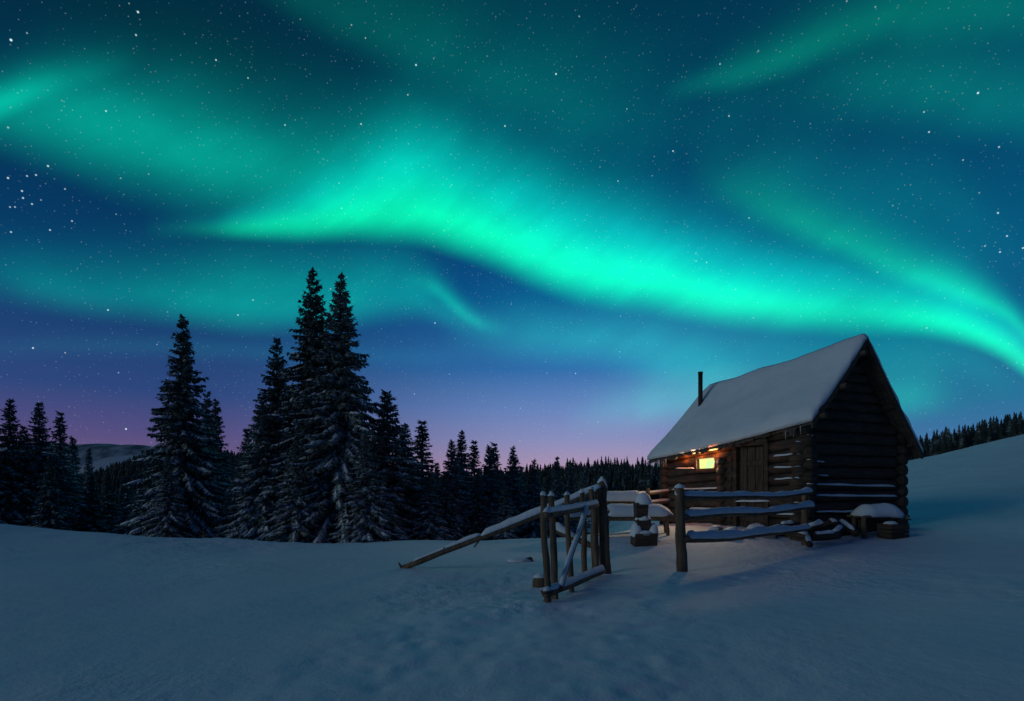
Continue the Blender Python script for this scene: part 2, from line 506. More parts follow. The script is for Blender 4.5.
def mat_ice():
    m, S, b = material('ice', 0.1)
    b.inputs['Base Color'].default_value = (0.85, 0.92, 0.95, 1)
    b.inputs['Transmission Weight'].default_value = 0.7
    b.inputs['IOR'].default_value = 1.31
    return m
ICE = mat_ice()
def mat_glow(name, col, strength, var=None):
    m = bpy.data.materials.new(name); m.use_nodes = True
    nt = m.node_tree; S = NT(nt)
    for n in list(nt.nodes): nt.nodes.remove(n)
    o = S.new('ShaderNodeOutputMaterial'); e = S.new('ShaderNodeEmission')
    if var:
        n = S.noise(coord(S), var[1], 2.0)
        S.put(e.inputs[0], S.mix(S.rng(n, 0.4, 0.6), col, var[0]))
    else:
        e.inputs[0].default_value = (*col, 1)
    e.inputs[1].default_value = strength
    nt.links.new(e.outputs[0], o.inputs[0])
    return m

# ------------------------------------------------------------------ ground: one snow sheet out to the horizon
def P3(px, d, z):                       # a measured spot: picture column, distance, height
    return (math.atan((px - CXP) / F), math.log(d * math.hypot(1, (px - CXP) / F)), z)
ctrl = []
for dd, row in {
    3.0: {-500: -1.28, 0: -1.3, 300: -1.28, 600: -1.27, 850: -1.24, 1100: -1.2, 1600: -1.1},
    6.0: {-500: -1.15, 0: -1.16, 150: -1.22, 350: -1.24, 550: -1.21, 750: -1.2, 950: -1.12, 1100: -1.05, 1600: -.8},
    8.6: {-500: -1.0, 0: -1.02, 150: -1.14, 400: -1.2, 600: -1.2, 682: -1.21, 800: -1.17, 950: -1.05, 1100: -.9, 1600: -.5},
    11.6: {0: -.93, 120: -1.07, 250: -1.2, 420: -1.24, 560: -1.2, 650: -1.12, 720: -1.08, 808: -1.07, 900: -.99, 1024: -.86, 1150: -.6},
    14.0: {-500: -.5, -100: -.72, 0: -.86, 110: -1.06, 250: -1.22, 400: -1.25, 520: -1.22, 600: -1.1, 660: -.93, 740: -.85, 830: -.88, 900: -.8, 1024: -.6, 1200: -.2, 1700: .6},
    16.0: {0: -1.1, 110: -1.35, 250: -1.55, 400: -1.6, 520: -1.55, 600: -1.35, 660: -1.0},
    20.0: {-500: -1.6, 0: -2.0, 200: -2.6, 400: -2.7, 560: -2.4, 650: -1.7, 760: -.8, 903: -.35, 1024: .05, 1200: .7, 1700: 2.5},
    35.0: {-500: -4, 0: -4.6, 200: -5.5, 400: -5.8, 560: -5, 650: -3.4, 760: -.9, 903: 1.0, 1024: 2.3, 1200: 4.2, 1700: 8},
    65.0: {-500: -8, 0: -8.5, 200: -9.5, 400: -9, 560: -7, 650: -4, 760: .2, 903: 3.1, 1024: 6.45, 1200: 10, 1700: 17},
    85.0: {903: 3.9, 1024: 8.0, 1200: 12.5},
    110.0: {-500: -12, 0: -12, 200: -12, 400: -9, 560: -4, 650: -1.5, 760: 1, 903: 4.6, 1024: 9.6, 1200: 15, 1700: 24},
    170.0: {-500: -14, 0: -12, 200: -7, 400: -2, 560: 2, 650: 2.5, 760: 2.5, 903: 5.5, 1024: 12, 1200: 20, 1700: 30},
    260.0: {-500: -4, 0: 2, 60: -1.5, 90: 3.0, 110: 6.0, 130: 9.5, 160: 13.5, 250: 11, 350: 4, 450: 2.5, 530: 4, 560: 6.5, 600: 7.5, 650: 7.5, 760: 7.5, 903: 8, 1024: 14, 1200: 22, 1700: 32},
    480.0: {-500: -30, 0: -30, 200: -20, 400: -20, 700: -20, 1024: -12, 1700: 10},
    1200.0: {-500: -60, 0: -60, 500: -60, 1000: -60, 1700: -40},
    3500.0: {-500: -80, 200: -80, 800: -80, 1700: -80},
}.items():
    for px, z in row.items():
        ctrl.append(P3(px, dd, z))
for a in (-150, -110, -80, 80, 110, 150, 180, -180):
    for lr, z in ((math.log(1.2), -1.28), (math.log(4), -1.2), (math.log(14), -.9), (math.log(60), -2.0), (math.log(300), -8), (math.log(1500), -50), (math.log(4000), -80)):
        ctrl.append((math.radians(a), lr, z))
for a in (-40, 0, 40):
    ctrl.append((math.radians(a), math.log(1.0), -1.29))
ctrl = np.array(ctrl)
def _phi(r2):
    return np.where(r2 > 1e-12, 0.5 * r2 * np.log(np.maximum(r2, 1e-12)), 0.0)
_A = np.array([1.7, 1.0])
def _fit():
    X = ctrl[:, :2] * _A; n = len(X)
    r2 = ((X[:, None] - X[None]) ** 2).sum(-1)
    K = _phi(r2) + np.eye(n) * 2e-4
    Pm = np.hstack([np.ones((n, 1)), X])
    M = np.vstack([np.hstack([K, Pm]), np.hstack([Pm.T, np.zeros((3, 3))])])
    # heights are fitted as slopes so that near centimetres and far metres weigh the same
    rho = np.exp(ctrl[:, 1])
    return np.linalg.solve(M, np.concatenate([ctrl[:, 2] / rho, np.zeros(3)])), X
_W, _X = _fit()
def gz_arr(x, y):
    rho = np.maximum(np.hypot(x, y), 0.35)
    q = np.stack([np.arctan2(x, y), np.log(np.maximum(rho, 0.9))], -1) * _A
    out = np.empty(len(q))
    for i in range(0, len(q), 4000):
        r2 = ((q[i:i + 4000, None] - _X[None]) ** 2).sum(-1)
        out[i:i + 4000] = _phi(r2) @ _W[:-3] + _W[-3] + q[i:i + 4000] @ _W[-2:]
    return out * np.maximum(rho, 0.9)
def gz(x, y):
    return float(gz_arr(np.array([x]), np.array([y]))[0])

def vnoise(x, y, seed=0):
    xi, yi = np.floor(x), np.floor(y)
    fx, fy = x - xi, y - yi
    fx, fy = fx * fx * (3 - 2 * fx), fy * fy * (3 - 2 * fy)
    def h(a, b):
        t = np.sin(a * 127.1 + b * 311.7 + seed * 74.7) * 43758.5453
        return t - np.floor(t)
    return (h(xi, yi) * (1 - fx) + h(xi + 1, yi) * fx) * (1 - fy) + (h(xi, yi + 1) * (1 - fx) + h(xi + 1, yi + 1) * fx) * fy - 0.5

CAB = pt(803, 490, 12.0)                           # near corner of the cabin
CAB_Z = -1.10
PHI = math.radians(66)
AX_T = Vector((math.sin(PHI), math.cos(PHI), 0))   # along the gable wall
AX_S = Vector((-math.cos(PHI), math.sin(PHI), 0))  # along the front wall
LA, LB = 4.33, 3.07

def build_ground():
    rings = np.concatenate([np.array([0.0]), np.exp(np.linspace(math.log(0.5), math.log(2.6), 14, endpoint=False)),
                            np.exp(np.linspace(math.log(2.6), math.log(24), 230, endpoint=False)),
                            np.exp(np.linspace(math.log(24), math.log(5000), 110))])
    az = np.concatenate([np.linspace(-0.95, 0.95, 430, endpoint=False), np.linspace(0.95, 2 * math.pi - 0.95, 60, endpoint=False)])
    nr, na = len(rings), len(az)
    RR, AA = np.meshgrid(rings[1:], az, indexing='ij')
    x, y = (RR * np.sin(AA)).ravel(), (RR * np.cos(AA)).ravel()
    z = gz_arr(x, y)
    rr = RR.ravel()
    near = np.clip((26 - rr) / 8, 0, 1)
    trod = np.clip(vnoise(x * .33 + 3, y * .33, 5) * 3 + .45, 0, 1)
    z += near * (0.08 * vnoise(x * .55, y * .55, 1) + 0.034 * vnoise(x * 1.5, y * 1.5, 2) * (.4 + trod) + 0.026 * vnoise(x * 3.6, y * 3.6, 3) * trod
                 + 0.022 * vnoise(x * 8.5, y * 8.5, 4) * trod)
    # footprints of people wading past the gate and along the fence
    R = random.Random(4)
    tracks = [[(1.6, 6.0), (2.0, 7.8), (2.5, 9.4), (3.3, 11.3)],
              [(2.2, 7.2), (3.6, 7.9), (5.2, 9.2), (7.3, 10.6)]]
    for tr in tracks:
        for a, b in zip(tr[:-1], tr[1:]):
            L = math.hypot(b[0] - a[0], b[1] - a[1]); n = int(L / 0.34)
            for k in range(n):
                t = k / n
                fx = a[0] + (b[0] - a[0]) * t + R.uniform(-.3, .3); fy = a[1] + (b[1] - a[1]) * t + R.uniform(-.3, .3)
                d2 = ((x - fx) ** 2 + (y - fy) ** 2) / R.uniform(.010, .022)
                z += -R.uniform(.015, .05) * np.exp(-d2) + .012 * np.exp(-(d2 / 4))
    # drift against the cabin and dips round the fence posts
    z -= 0.05 * np.exp(-((x - 1.36) ** 2 + (y - 8.55) ** 2) / .12)
    far = np.clip((rr - 30) / 40, 0, 1)
    z += far * (0.35 * vnoise(x * .09, y * .09, 7) + 0.25 * vnoise(x * .35, y * .35, 8) + 0.12 * vnoise(x * 1.1, y * 1.1, 9)) * np.clip(rr / 90, .3, 3)
    vs = np.concatenate([[[0, 0, -1.29]], np.stack([x, y, z], -1)])
    fs = []
    for j in range(na):
        fs.append((0, 1 + (j + 1) % na, 1 + j))
    idx = 1 + np.arange((nr - 1) * na).reshape(nr - 1, na)
    a = idx[:-1]; b = idx[1:]
    q = np.stack([a, np.roll(a, -1, 1), np.roll(b, -1, 1), b], -1).reshape(-1, 4)
    me = bpy.data.meshes.new('ground')
    me.from_pydata(vs.tolist(), [], [tuple(f) for f in fs] + [tuple(f) for f in q.tolist()])
    me.materials.append(GROUND)
    bm = bmesh.new(); bm.from_mesh(me); bmesh.ops.recalc_face_normals(bm, faces=bm.faces)
    if sum(f.normal.z for f in list(bm.faces)[:500]) < 0:
        bmesh.ops.reverse_faces(bm, faces=bm.faces)
    bm.to_mesh(me); bm.free()
    o = link('ground', me)
    tag(o, kind='structure')
    return o
build_ground()

def build_distance():
    # mountain beyond the valley, the blue of distant haze put into its colour
    m, S, b = material('far_forest_slope', 0.9)
    P = S.new('ShaderNodeNewGeometry').outputs['Position']
    S.put(b.inputs['Base Color'], S.mix(S.rng(S.noise(P, 0.012, 5.0, 0.6), 0.4, 0.65), (0.10, 0.14, 0.16), (0.42, 0.46, 0.5)))
    xs = np.linspace(-3600, -1050, 90); ys = np.linspace(2300, 3300, 24)
    vs, fs = [], []
    for j, yy in enumerate(ys):
        for i, xx in enumerate(xs):
            prof = np.interp(xx, [-3600, -2700, -2250, -2000, -1750, -1550, -1350, -1050], [60, 150, 196, 214, 206, 178, 120, -60])
            k = math.sin(math.pi * min(1.0, j / 13)) if j < 7 else (1.0 if j < 10 else max(0.0, 1 - (j - 9) / 14))
            vs.append((xx, yy, -80 + (prof + 80) * k + 14 * mnoise.noise(Vector((xx * .006, yy * .006, 0))) * k))
    n = len(xs)
    for j in range(len(ys) - 1):
        for i in range(n - 1):
            fs.append((j * n + i, j * n + i + 1, (j + 1) * n + i + 1, (j + 1) * n + i))
    mb = MB(); mb.add(vs, fs)
    tag(mb.build('hills', m), kind='structure')
    # bank of valley fog in front of it
    m = bpy.data.materials.new('valley_fog'); m.use_nodes = True
    nt = m.node_tree; S = NT(nt)
    for q in list(nt.nodes): nt.nodes.remove(q)
    o = S.new('ShaderNodeOutputMaterial'); d = S.new('ShaderNodeBsdfDiffuse'); t = S.new('ShaderNodeBsdfTranslucent'); x = S.new('ShaderNodeMixShader')
    d.inputs[0].default_value = (0.88, 0.86, 0.9, 1); t.inputs[0].default_value = (0.88, 0.86, 0.9, 1); x.inputs[0].default_value = 0.85
    nt.links.new(d.outputs[0], x.inputs[1]); nt.links.new(t.outputs[0], x.inputs[2]); nt.links.new(x.outputs[0], o.inputs[0])
    mb = MB()
    for k in range(9):
        mb.blob((-2350 + k * 140, 1950 + 60 * math.sin(k * 2.1), 20), 260, 140, 92 + 5 * math.sin(k * 1.7), seed=k, nu=40, nv=20, lump=0.08)
    tag(mb.build('valley_fog', m), 'pale bank of fog lying in the far valley under the blue mountain', 'fog', kind='stuff')
build_distance()

# ------------------------------------------------------------------ the log cabin
def cabin():
    rz = math.pi / 2 - PHI
    root = thing('log_cabin', 'small dark log cabin with a steep snow-covered roof and one lit window', 'cabin', (CAB.x, CAB.y, CAB_Z), rz)
    Rz = Matrix.Rotation(rz, 4, 'Z')
    def loc(px, py, t=None, s=None):
        """local point (t, s, z) seen at a picture point, on the plane t=const or s=const"""
        d = Vector(((px - CXP) / F, 1, (HOR - py) / F))
        n, c = (AX_T, t) if t is not None else (AX_S, s)
        k = (CAB.dot(n) + c) / d.dot(n)
        p = d * k - Vector((CAB.x, CAB.y, CAB_Z))
        return Vector((p.dot(AX_T), p.dot(AX_S), p.z))
    NLOG = 10
    def zlog(k, s):                                    # the old walls have settled towards the far end
        return (0.10 + 0.252 * k) * (1 - 0.17 * s / LA)
    def rlog(s):
        return 0.128 * (1 - 0.15 * s / LA)
    def hlog(mb, s0, s1, t, k, seed, dz=0.0):
        n = max(3, int((s1 - s0) / 0.3))
        path, rad = [], []
        for i in range(n + 1):
            s = s0 + (s1 - s0) * i / n
            path.append((t + 0.014 * mnoise.noise(Vector((seed, s, 0))), s, zlog(k, s) + dz + 0.012 * mnoise.noise(Vector((seed, s, 4)))))
            rad.append(rlog(s) * (1 + 0.12 * mnoise.noise(Vector((seed * 3.1, 2, 2)))) * (1 + 0.07 * mnoise.noise(Vector((seed, s * 1.3, 8)))))
        mb.tube(path, rad, 12, 0.06, seed)
    def glog(mb, t0, t1, s, z, r, seed):
        n = max(3, int((t1 - t0) / 0.3))
        path = [(t0 + (t1 - t0) * i / n, s + 0.014 * mnoise.noise(Vector((seed, i * .3, 0))), z + 0.012 * mnoise.noise(Vector((seed, i * .3, 4)))) for i in range(n + 1)]
        mb.tube(path, [r * (1 + 0.12 * mnoise.noise(Vector((seed * 3.1, 5, 2)))) * (1 + 0.07 * mnoise.noise(Vector((seed, i * .4, 8)))) for i in range(n + 1)], 12, 0.06, seed)
    R = random.Random(3)
    # front wall with door and window openings
    front = MB()
    DOOR = (0.80, 1.80); WIN = (2.50, 3.14)
    for k in range(NLOG):
        ext = R.uniform(.17, .27) if k < 9 else .12
        if k == 0:
            hlog(front, -ext, LA + R.uniform(.15, .26), 0, k, 10 + k)
            continue
        hlog(front, -ext, DOOR[0] - .02, 0, k, 10 + k)
        if k in (7, 8):
            hlog(front, DOOR[1] + .02, WIN[0] - .03, 0, k, 30 + k)
            hlog(front, WIN[1] + .03, LA + R.uniform(.15, .26), 0, k, 50 + k)
        elif k == 9:                                   # top log, behind the added glow strip
            hlog(front, DOOR[0] - .02, LA + R.uniform(.15, .26), 0.0, k, 70 + k, 0.0)
        else:
            hlog(front, DOOR[1] + .02, LA + R.uniform(.15, .26), 0, k, 30 + k)
        # ends of the inner cross wall
        if k < 8: front.tube([(0.16, 2.165, zlog(k, 2.165) + .1), (-.19 - R.uniform(0, .05), 2.165, zlog(k, 2.165) + .1)], 0.10, 10, 0.1, 90 + k)
    fw = front.build('front_wall', LOGS, root)
    gable = MB()
    for k in range(-1, NLOG):
        z = 0.10 + 0.252 * k + 0.12
        if z < 0.02: z = 0.03
        glog(gable, -R.uniform(.17, .27) if k < 8 else -.05, LB + R.uniform(.05, .14), 0, z, 0.128, 110 + k)
    # roof planes, as measured: heights above eye level of the snow's outline
    GL = {'el': (-.17, -.36, 1.60), 'ap': (1.535, -.36, 3.50), 'er': (3.46, -.36, 1.04),
          'el2': (-.32, 4.82, 1.04), 'ap2': (1.535, 4.46, 3.16), 'er2': (3.52, 4.70, .62)}
    q = {k: Vector((a, b, c - CAB_Z)) for k, (a, b, c) in GL.items()}
    def roof(u, v):                                    # u: -1 left eave .. 0 ridge .. 1 right eave, v: 0 near gable .. 1 far gable
        if u <= 0:
            a, b, c, d = q['el'], q['ap'], q['el2'], q['ap2']; w = u + 1
        else:
            a, b, c, d = q['ap'], q['er'], q['ap2'], q['er2']; w = u
        p = a.lerp(b, w).lerp(c.lerp(d, w), v)
        sag = -0.07 * math.sin(math.pi * v) * (1 - 0.3 * abs(u)) - 0.05 * math.sin(math.pi * w)
        return p + Vector((0, 0, sag))
    def roofline(t):                                   # top of the gable boards under the roof, near end
        w = roof(-1, .03); a = roof(0, .03); e = roof(1, .03)
        if t < a.x: z = w.z + (a.z - w.z) * (t - w.x) / (a.x - w.x)
        else: z = a.z + (e.z - a.z) * (t - a.x) / (e.x - a.x)
        return z - 0.36
    z = 0.10 + 0.252 * (NLOG - 1) + 0.12 + .235; k = 0
    while True:                                        # shrinking logs up into the gable
        ts = [t for t in np.linspace(-.2, 3.3, 141) if roofline(t) > z + .1]
        if not ts or ts[-1] - ts[0] < .3: break
        glog(gable, ts[0], ts[-1], 0.0 + 0.008 * (k % 2), z, 0.112, 140 + k)
        z += 0.215; k += 1
    gw = gable.build('gable_wall', LOGS, root)
    back = MB()
    for k in range(NLOG):
        n = 10; zz = 0.10 + 0.243 * k
        back.tube([(LB, -.2 + (LA + .42) * i / n, zz * (1 - 0.15 * i / n)) for i in range(n + 1)], 0.128, 10, 0.06, 200 + k)
    back.build('back_wall', LOGS, root)
    end = MB()
    for k in range(NLOG):
        glog(end, -.22, LB + .22, LA, (0.10 + 0.243 * k + .12) * 0.83, 0.108, 230 + k)
    z = (0.10 + 0.243 * NLOG + .12) * .83; k = 0
    while z < 3.65:
        f = 1 - (z - 2.1) / (3.95 - 2.1)
        glog(end, 1.535 - 1.62 * f, 1.535 + 1.62 * f, LA, z, .105, 260 + k); z += .2; k += 1
    end.build('end_wall', LOGS, root)
    # roof deck of boards and its blanket of snow
    deck = MB()
    NV = 46
    RR = random.Random(8)
    for side in (-1, 1):
        for i in range(NV):
            v0, v1 = i / NV, (i + .93) / NV
            over = RR.uniform(-.012, .05) if side < 0 else RR.uniform(-.02, .03)
            lift = RR.uniform(-.012, .012)
            vs, fs, NS = [], [], 8
            for a in range(NS + 1):
                w = a / NS
                for v, dz in ((v0, -.215), (v1, -.215), (v1, -.26), (v0, -.26)):
                    p = roof(side * w, v)
                    if a == NS:
                        p = p + (roof(side, v) - roof(side * .8, v)).normalized() * (over * 2.4)
                    vs.append(p + Vector((0, 0, (dz + lift) * (1.25 - .25 * w))))
            for a in range(NS):
                for j in range(4):
                    k = (j + 1) % 4
                    fs.append((a * 4 + j, a * 4 + k, a * 4 + 4 + k, a * 4 + 4 + j))
            fs += [(3, 2, 1, 0), (NS * 4, NS * 4 + 1, NS * 4 + 2, NS * 4 + 3)]
            deck.add(vs, fs)
        # rafters and purlins whose ends show under the gable edge
        for w in (0.12, 0.5, 0.86):
            a = roof(side * w, -.015) + Vector((0, 0, -.33)); b = roof(side * w, .985) + Vector((0, 0, -.33))
            a = a + (a - b).normalized() * (RR.uniform(.03, .09) if side < 0 else -.12)
            deck.tube([a, a.lerp(b, .5), b], .055, 8, .1, 300 + int(w * 10))
        # barge board along the near gable edge
        for q0, q1 in ((0, .34), (.335, .67), (.665, 1.0)):
            a, b = roof(side * q0, .004) + Vector((0, -.005, -.27 + .02 * q0)), roof(side * q1, .004) + Vector((0, -.005, -.27 + .02 * q1))
            deck.box((a + b) / 2, (b - a) / 2, Vector((0, .018 + .002 * q0, 0)), Vector((0, 0, .075)))
    rf = deck.build('roof', ROOFWOOD, root, smooth=False)
    snow = MB()
    NU, NW = 72, 84
    top, bot = [], []
    for i in range(NU + 1):
        for j in range(NW + 1):
            u, v = -1 + 2 * i / NU, j / NW
            u = max(-1, min(1, u)); 
            p = roof(u, v)
            e = min((1 - abs(u)) * 2.4, v * 4.9, (1 - v) * 4.9)
            th = 0.18 * (1 - math.exp(-(e + .02) / .05)) + 0.035
            n = mnoise.noise(Vector((u * 2.2, v * 4.2, 1))) * .07 + mnoise.noise(Vector((u * 6, v * 11, 2))) * .018
            ridge = -.06 * math.exp(-(u / .07) ** 2)
            thin = 0.75 if u > 0 else 1.0
            edge = 0.0
            if v in (0, 1) or abs(u) == 1:
                edge = .02 + .06 * mnoise.noise(Vector((u * 9, v * 13, 5))) + .03 * mnoise.noise(Vector((u * 9, v * 41, 7)))
            p = p + (AX0(u) * edge)
            base = Vector((0, 0, -.19 * (1 + .25 * (1 - abs(u)))))
            top.append(p + base + Vector((0, 0, (th + n * min(1, e * 5 + .15)) * thin + ridge + .02)))
            bot.append(p + base)
    k = len(top); W = NW + 1
    fs = []
    for i in range(NU):
        for j in range(NW):
            a, b, c, d = i * W + j, (i + 1) * W + j, (i + 1) * W + j + 1, i * W + j + 1
            fs.append((a, b, c, d)); fs.append((k + d, k + c, k + b, k + a))
    for j in range(NW):
        for i in (0, NU):
            a, b = i * W + j, i * W + j + 1
            fs.append((a, b, k + b, k + a))
    for i in range(NU):
        for j in (0, NW):
            a, b = i * W + j, (i + 1) * W + j
            fs.append((a, b, k + b, k + a))
    snow.add(top + bot, fs)
    snow.build('snow_cover', SNOW_SOFT, rf)
    # icicles along the far end of the eave and at the near corner
    for i in range(17):
        v = RR.uniform(.8, .99) if i < 13 else RR.uniform(.01, .12)
        p = roof(-1, v) + Vector((-.02, 0, -.24)); L = RR.uniform(.07, .24)
        m = MB(); m.tube([p, p - Vector((0, 0, L * .5)), p - Vector((0, 0, L))], [.013, .008, .002], 7, .1, i)
        m.build('icicle', ICE, rf)
    # stove pipe
    best = None
    for u in np.linspace(-.95, -.05, 60):
        for v in np.linspace(.3, .99, 80):
            p = roof(u, v); w = Vector((CAB.x, CAB.y, CAB_Z)) + AX_T * p.x + AX_S * p.y + Vector((0, 0, p.z))
            e = (CXP + F * w.x / w.y - 700) ** 2 + (HOR - F * w.z / w.y - 405) ** 2
            if best is None or e < best[0]: best = (e, p, w.y)
    p, d = best[1], best[2]
    H = 33 / F * d
    pipe = MB()
    pipe.tube([p + Vector((0, 0, -.35)), p + Vector((0, 0, H))], .062, 14, 0, 1)
    pipe.tube([p + Vector((0, 0, H - .05)), p + Vector((0, 0, H + .01))], .068, 14, 0, 1)
    pipe.build('stove_pipe', IRON, rf)
    # door of upright boards between two posts
    door = MB(); n = 7
    zt = zlog(8, 1.3) + .10
    for i in range(n):
        a = DOOR[0] + .10 + (DOOR[1] - DOOR[0] - .20) * (i + .5) / n
        door.box((0.0 + RR.uniform(-.008, .008), a, (zt + .14) / 2), (.022, 0, 0), (0, (DOOR[1] - DOOR[0] - .2) / n / 2 - .005, 0), (0, 0, (zt - .14) / 2 - RR.uniform(0, .015)), .003, RR)
    dr = door.build('door', BOARDS, root, smooth=False)
    for zz in (.42, 1.05, 1.72):
        ld = MB(); ld.box((-.035, 1.3, zz), (.014, 0, 0), (0, .38, 0), (0, 0, .045))
        ld.build('batten', BOARDS, dr, smooth=False)
    hd = MB(); hd.tube([(-.02, .98, 1.02), (-.07, .98, 1.04), (-.07, .98, 1.16), (-.02, .98, 1.18)], .011, 8)
    hd.build('handle', IRON, dr)
    fr = MB()
    for a in (DOOR[0] + .04, DOOR[1] - .04):
        fr.box((-.03, a, zt / 2 + .05), (.11, 0, 0), (0, .055, 0), (0, 0, zt / 2), .006, RR)
    fr.box((-.03, 1.3, zt + .075), (.115, 0, 0), (0, .5, 0), (0, 0, .06), .006, RR)
    fr.box((-.03, 1.95, 1.0), (.085, 0, 0), (0, .07, 0), (0, 0, .92), .01, RR)
    fr.build('door_frame', LOGS, root, smooth=False)
    # lit window: pale pane, a crooked frame and a sill
    wa, wb = loc(716.2, 457.4, t=-.06), loc(697.8, 459.2, t=-.06)
    wc, wd = loc(716.4, 468.0, t=-.06), loc(698.2, 468.9, t=-.06)
    wf = MB()
    for a, b in ((wa, wb), (wc, wd), (wa, wc), (wb, wd)):
        dirv = (b - a).normalized(); o = dirv.cross(Vector((1, 0, 0))).normalized()
        out = (a + b) / 2 - (wa + wb + wc + wd) / 4; out = out.normalized()
        wf.box((a + b) / 2 + out * .035, dirv * ((b - a).length / 2 + .035 * (1 if abs(dirv.z) < .5 else 0)), o * .035, Vector((.055, 0, 0)))
    win = wf.build('window', LOGS, root, smooth=False)
    pn = MB(); sh = Vector((.05, 0, 0))
    pn.add([wa + sh, wb + sh, wd + sh, wc + sh, wa + sh * 1.2, wb + sh * 1.2, wd + sh * 1.2, wc + sh * 1.2], [(0, 1, 2, 3), (7, 6, 5, 4), (0, 4, 5, 1), (1, 5, 6, 2), (2, 6, 7, 3), (3, 7, 4, 0)])
    pn.build('pane', mat_glow('lit_pane', (0.62, 1.0, 0.42), 1.1, ((1.0, 0.86, 0.26), 3.5)), win, smooth=False)
    A = bpy.data.lights.new('window_light', 'AREA'); A.shape = 'RECTANGLE'; A.size = .5; A.size_y = .2; A.energy = 28; A.color = (1.0, .80, .52)
    ao = bpy.data.objects.new('window_light', A); COL.objects.link(ao); ao.parent = win
    ao.location = (wa + wb + wc + wd) / 4 + Vector((-.03, 0, 0)); ao.rotation_euler = Vector((1, 0, 0)).to_track_quat('Z', 'Y').to_euler()
    sl = MB(); sl.box((wc + wd) / 2 + Vector((-.05, 0, -.085)), (wd - wc) / 2 * 1.25, (.07, 0, 0), (0, 0, .02))
    sl.build('sill', LOGS, win, smooth=False)
    # planks that close the wall round the window
    bd = MB()
    for za, zb in ((zlog(6, 2.8) + .06, min(wc.z, wd.z) - .075), (max(wa.z, wb.z) + .075, zlog(9, 2.8) - .06)):
        if zb > za: bd.box((.03, 2.82, (za + zb) / 2), (.04, 0, 0), (0, .37, 0), (0, 0, (zb - za) / 2))
    for sa, sb in ((DOOR[1] + .5, wa.y - .07), (wb.y + .07, 3.25)):
        if sb > sa: bd.box((.03, (sa + sb) / 2, 1.72), (.045, 0, 0), (0, (sb - sa) / 2, 0), (0, 0, .25))
    bd.build('window_boards', LOGS, root, smooth=False)
    # snow caught on the ledges of the logs
    def ledge(px0, px1, py0, py1, side, w=.05, h=.035, seed=0):
        a = loc(px0, py0, **side); b = loc(px1, py1, **side)
        return bend(a, b, 8, .012, seed), w, h, seed
    def lay(par, pth, w, h, sd):
        m = MB(); m.snow(pth, w, h, sd); m.build('snow_ledge', SNOW_SOFT, par)
    T0, S0 = {'t': -.125}, {'s': -.125}
    for a in ((774, 793, 456.4, 454.2), (774, 793, 467.6, 467.2), (775, 793, 479.2, 478.4), (672, 724, 489.6, 488.2), (736, 770, 501.6, 501.2), (773, 796, 513.8, 514.8), (690, 735, 508.6, 508.6), (676, 694, 468.6, 468.4)):
        pth, w, h, sd = ledge(a[0], a[1], a[2], a[3], T0, .04, .034, int(a[0]) + int(a[2]))
        lay(fw, pth, w, h, sd)
    for a in ((816, 894, 484.6, 486.4, .05), (816, 896, 495.6, 496.4, .05), (816, 858, 512.0, 511.6, .045), (815, 824, 461, 462.2, .03), (818, 828, 475, 475.8, .03)):
        pth, w, h, sd = ledge(a[0], a[1], a[2], a[3], S0, a[4], a[4] * .8, int(a[0]) + int(a[2]))
        lay(gw, pth, w, h, sd)
    for k in range(2, 9):
        zz = zlog(k, 0)
        if k % 2 == 0 or k > 5: lay(fw, [(0.0, -.22, zz + .115), (0.0, -.10, zz + .115)], .06, .035, 400 + k)
        if k < 8: lay(gw, [(-.22, 0, zz + .12 + .115), (-.1, 0, zz + .12 + .115)], .06, .035, 420 + k)
        if k % 2: lay(gw, [(LB + .02, 0, zz + .12 + .112), (LB + .12, 0, zz + .12 + .112)], .06, .035, 440 + k)
    # added glowing strip under the eave, imitating light leaking from inside
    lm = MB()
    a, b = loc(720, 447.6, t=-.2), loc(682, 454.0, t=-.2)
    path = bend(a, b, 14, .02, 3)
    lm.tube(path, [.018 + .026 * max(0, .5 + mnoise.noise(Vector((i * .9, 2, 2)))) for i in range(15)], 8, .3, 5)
    lp = lm.build('added_glow_strip', mat_glow('leak_glow', (1.0, 0.50, 0.10), 2.2, ((1.0, 0.78, 0.30), 9.0)))
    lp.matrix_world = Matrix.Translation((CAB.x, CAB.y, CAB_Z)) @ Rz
    tag(lp, 'added glowing yellow strip imitating light leaking under the eave above the lit window', 'added_glow_strip')
    for i, (px, py, t, e) in enumerate(((713, 453, -.20, 4.4), (699, 455, -.20, 5.4), (684, 458, -.19, 4.0))):  # unseen point lights added to warm the wall and the snow
        L = bpy.data.lights.new('added_fill_light', 'POINT'); L.energy = e; L.color = (1.0, 0.22, 0.04); L.shadow_soft_size = .05
        o = bpy.data.objects.new('added_fill_light', L); COL.objects.link(o)
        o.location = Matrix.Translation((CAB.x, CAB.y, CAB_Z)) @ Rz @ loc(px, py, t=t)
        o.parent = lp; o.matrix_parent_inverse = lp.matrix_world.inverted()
    return loc
def AX0(u):
    return Vector((-1 if u < 0 else 1, 0, 0))
cabin()

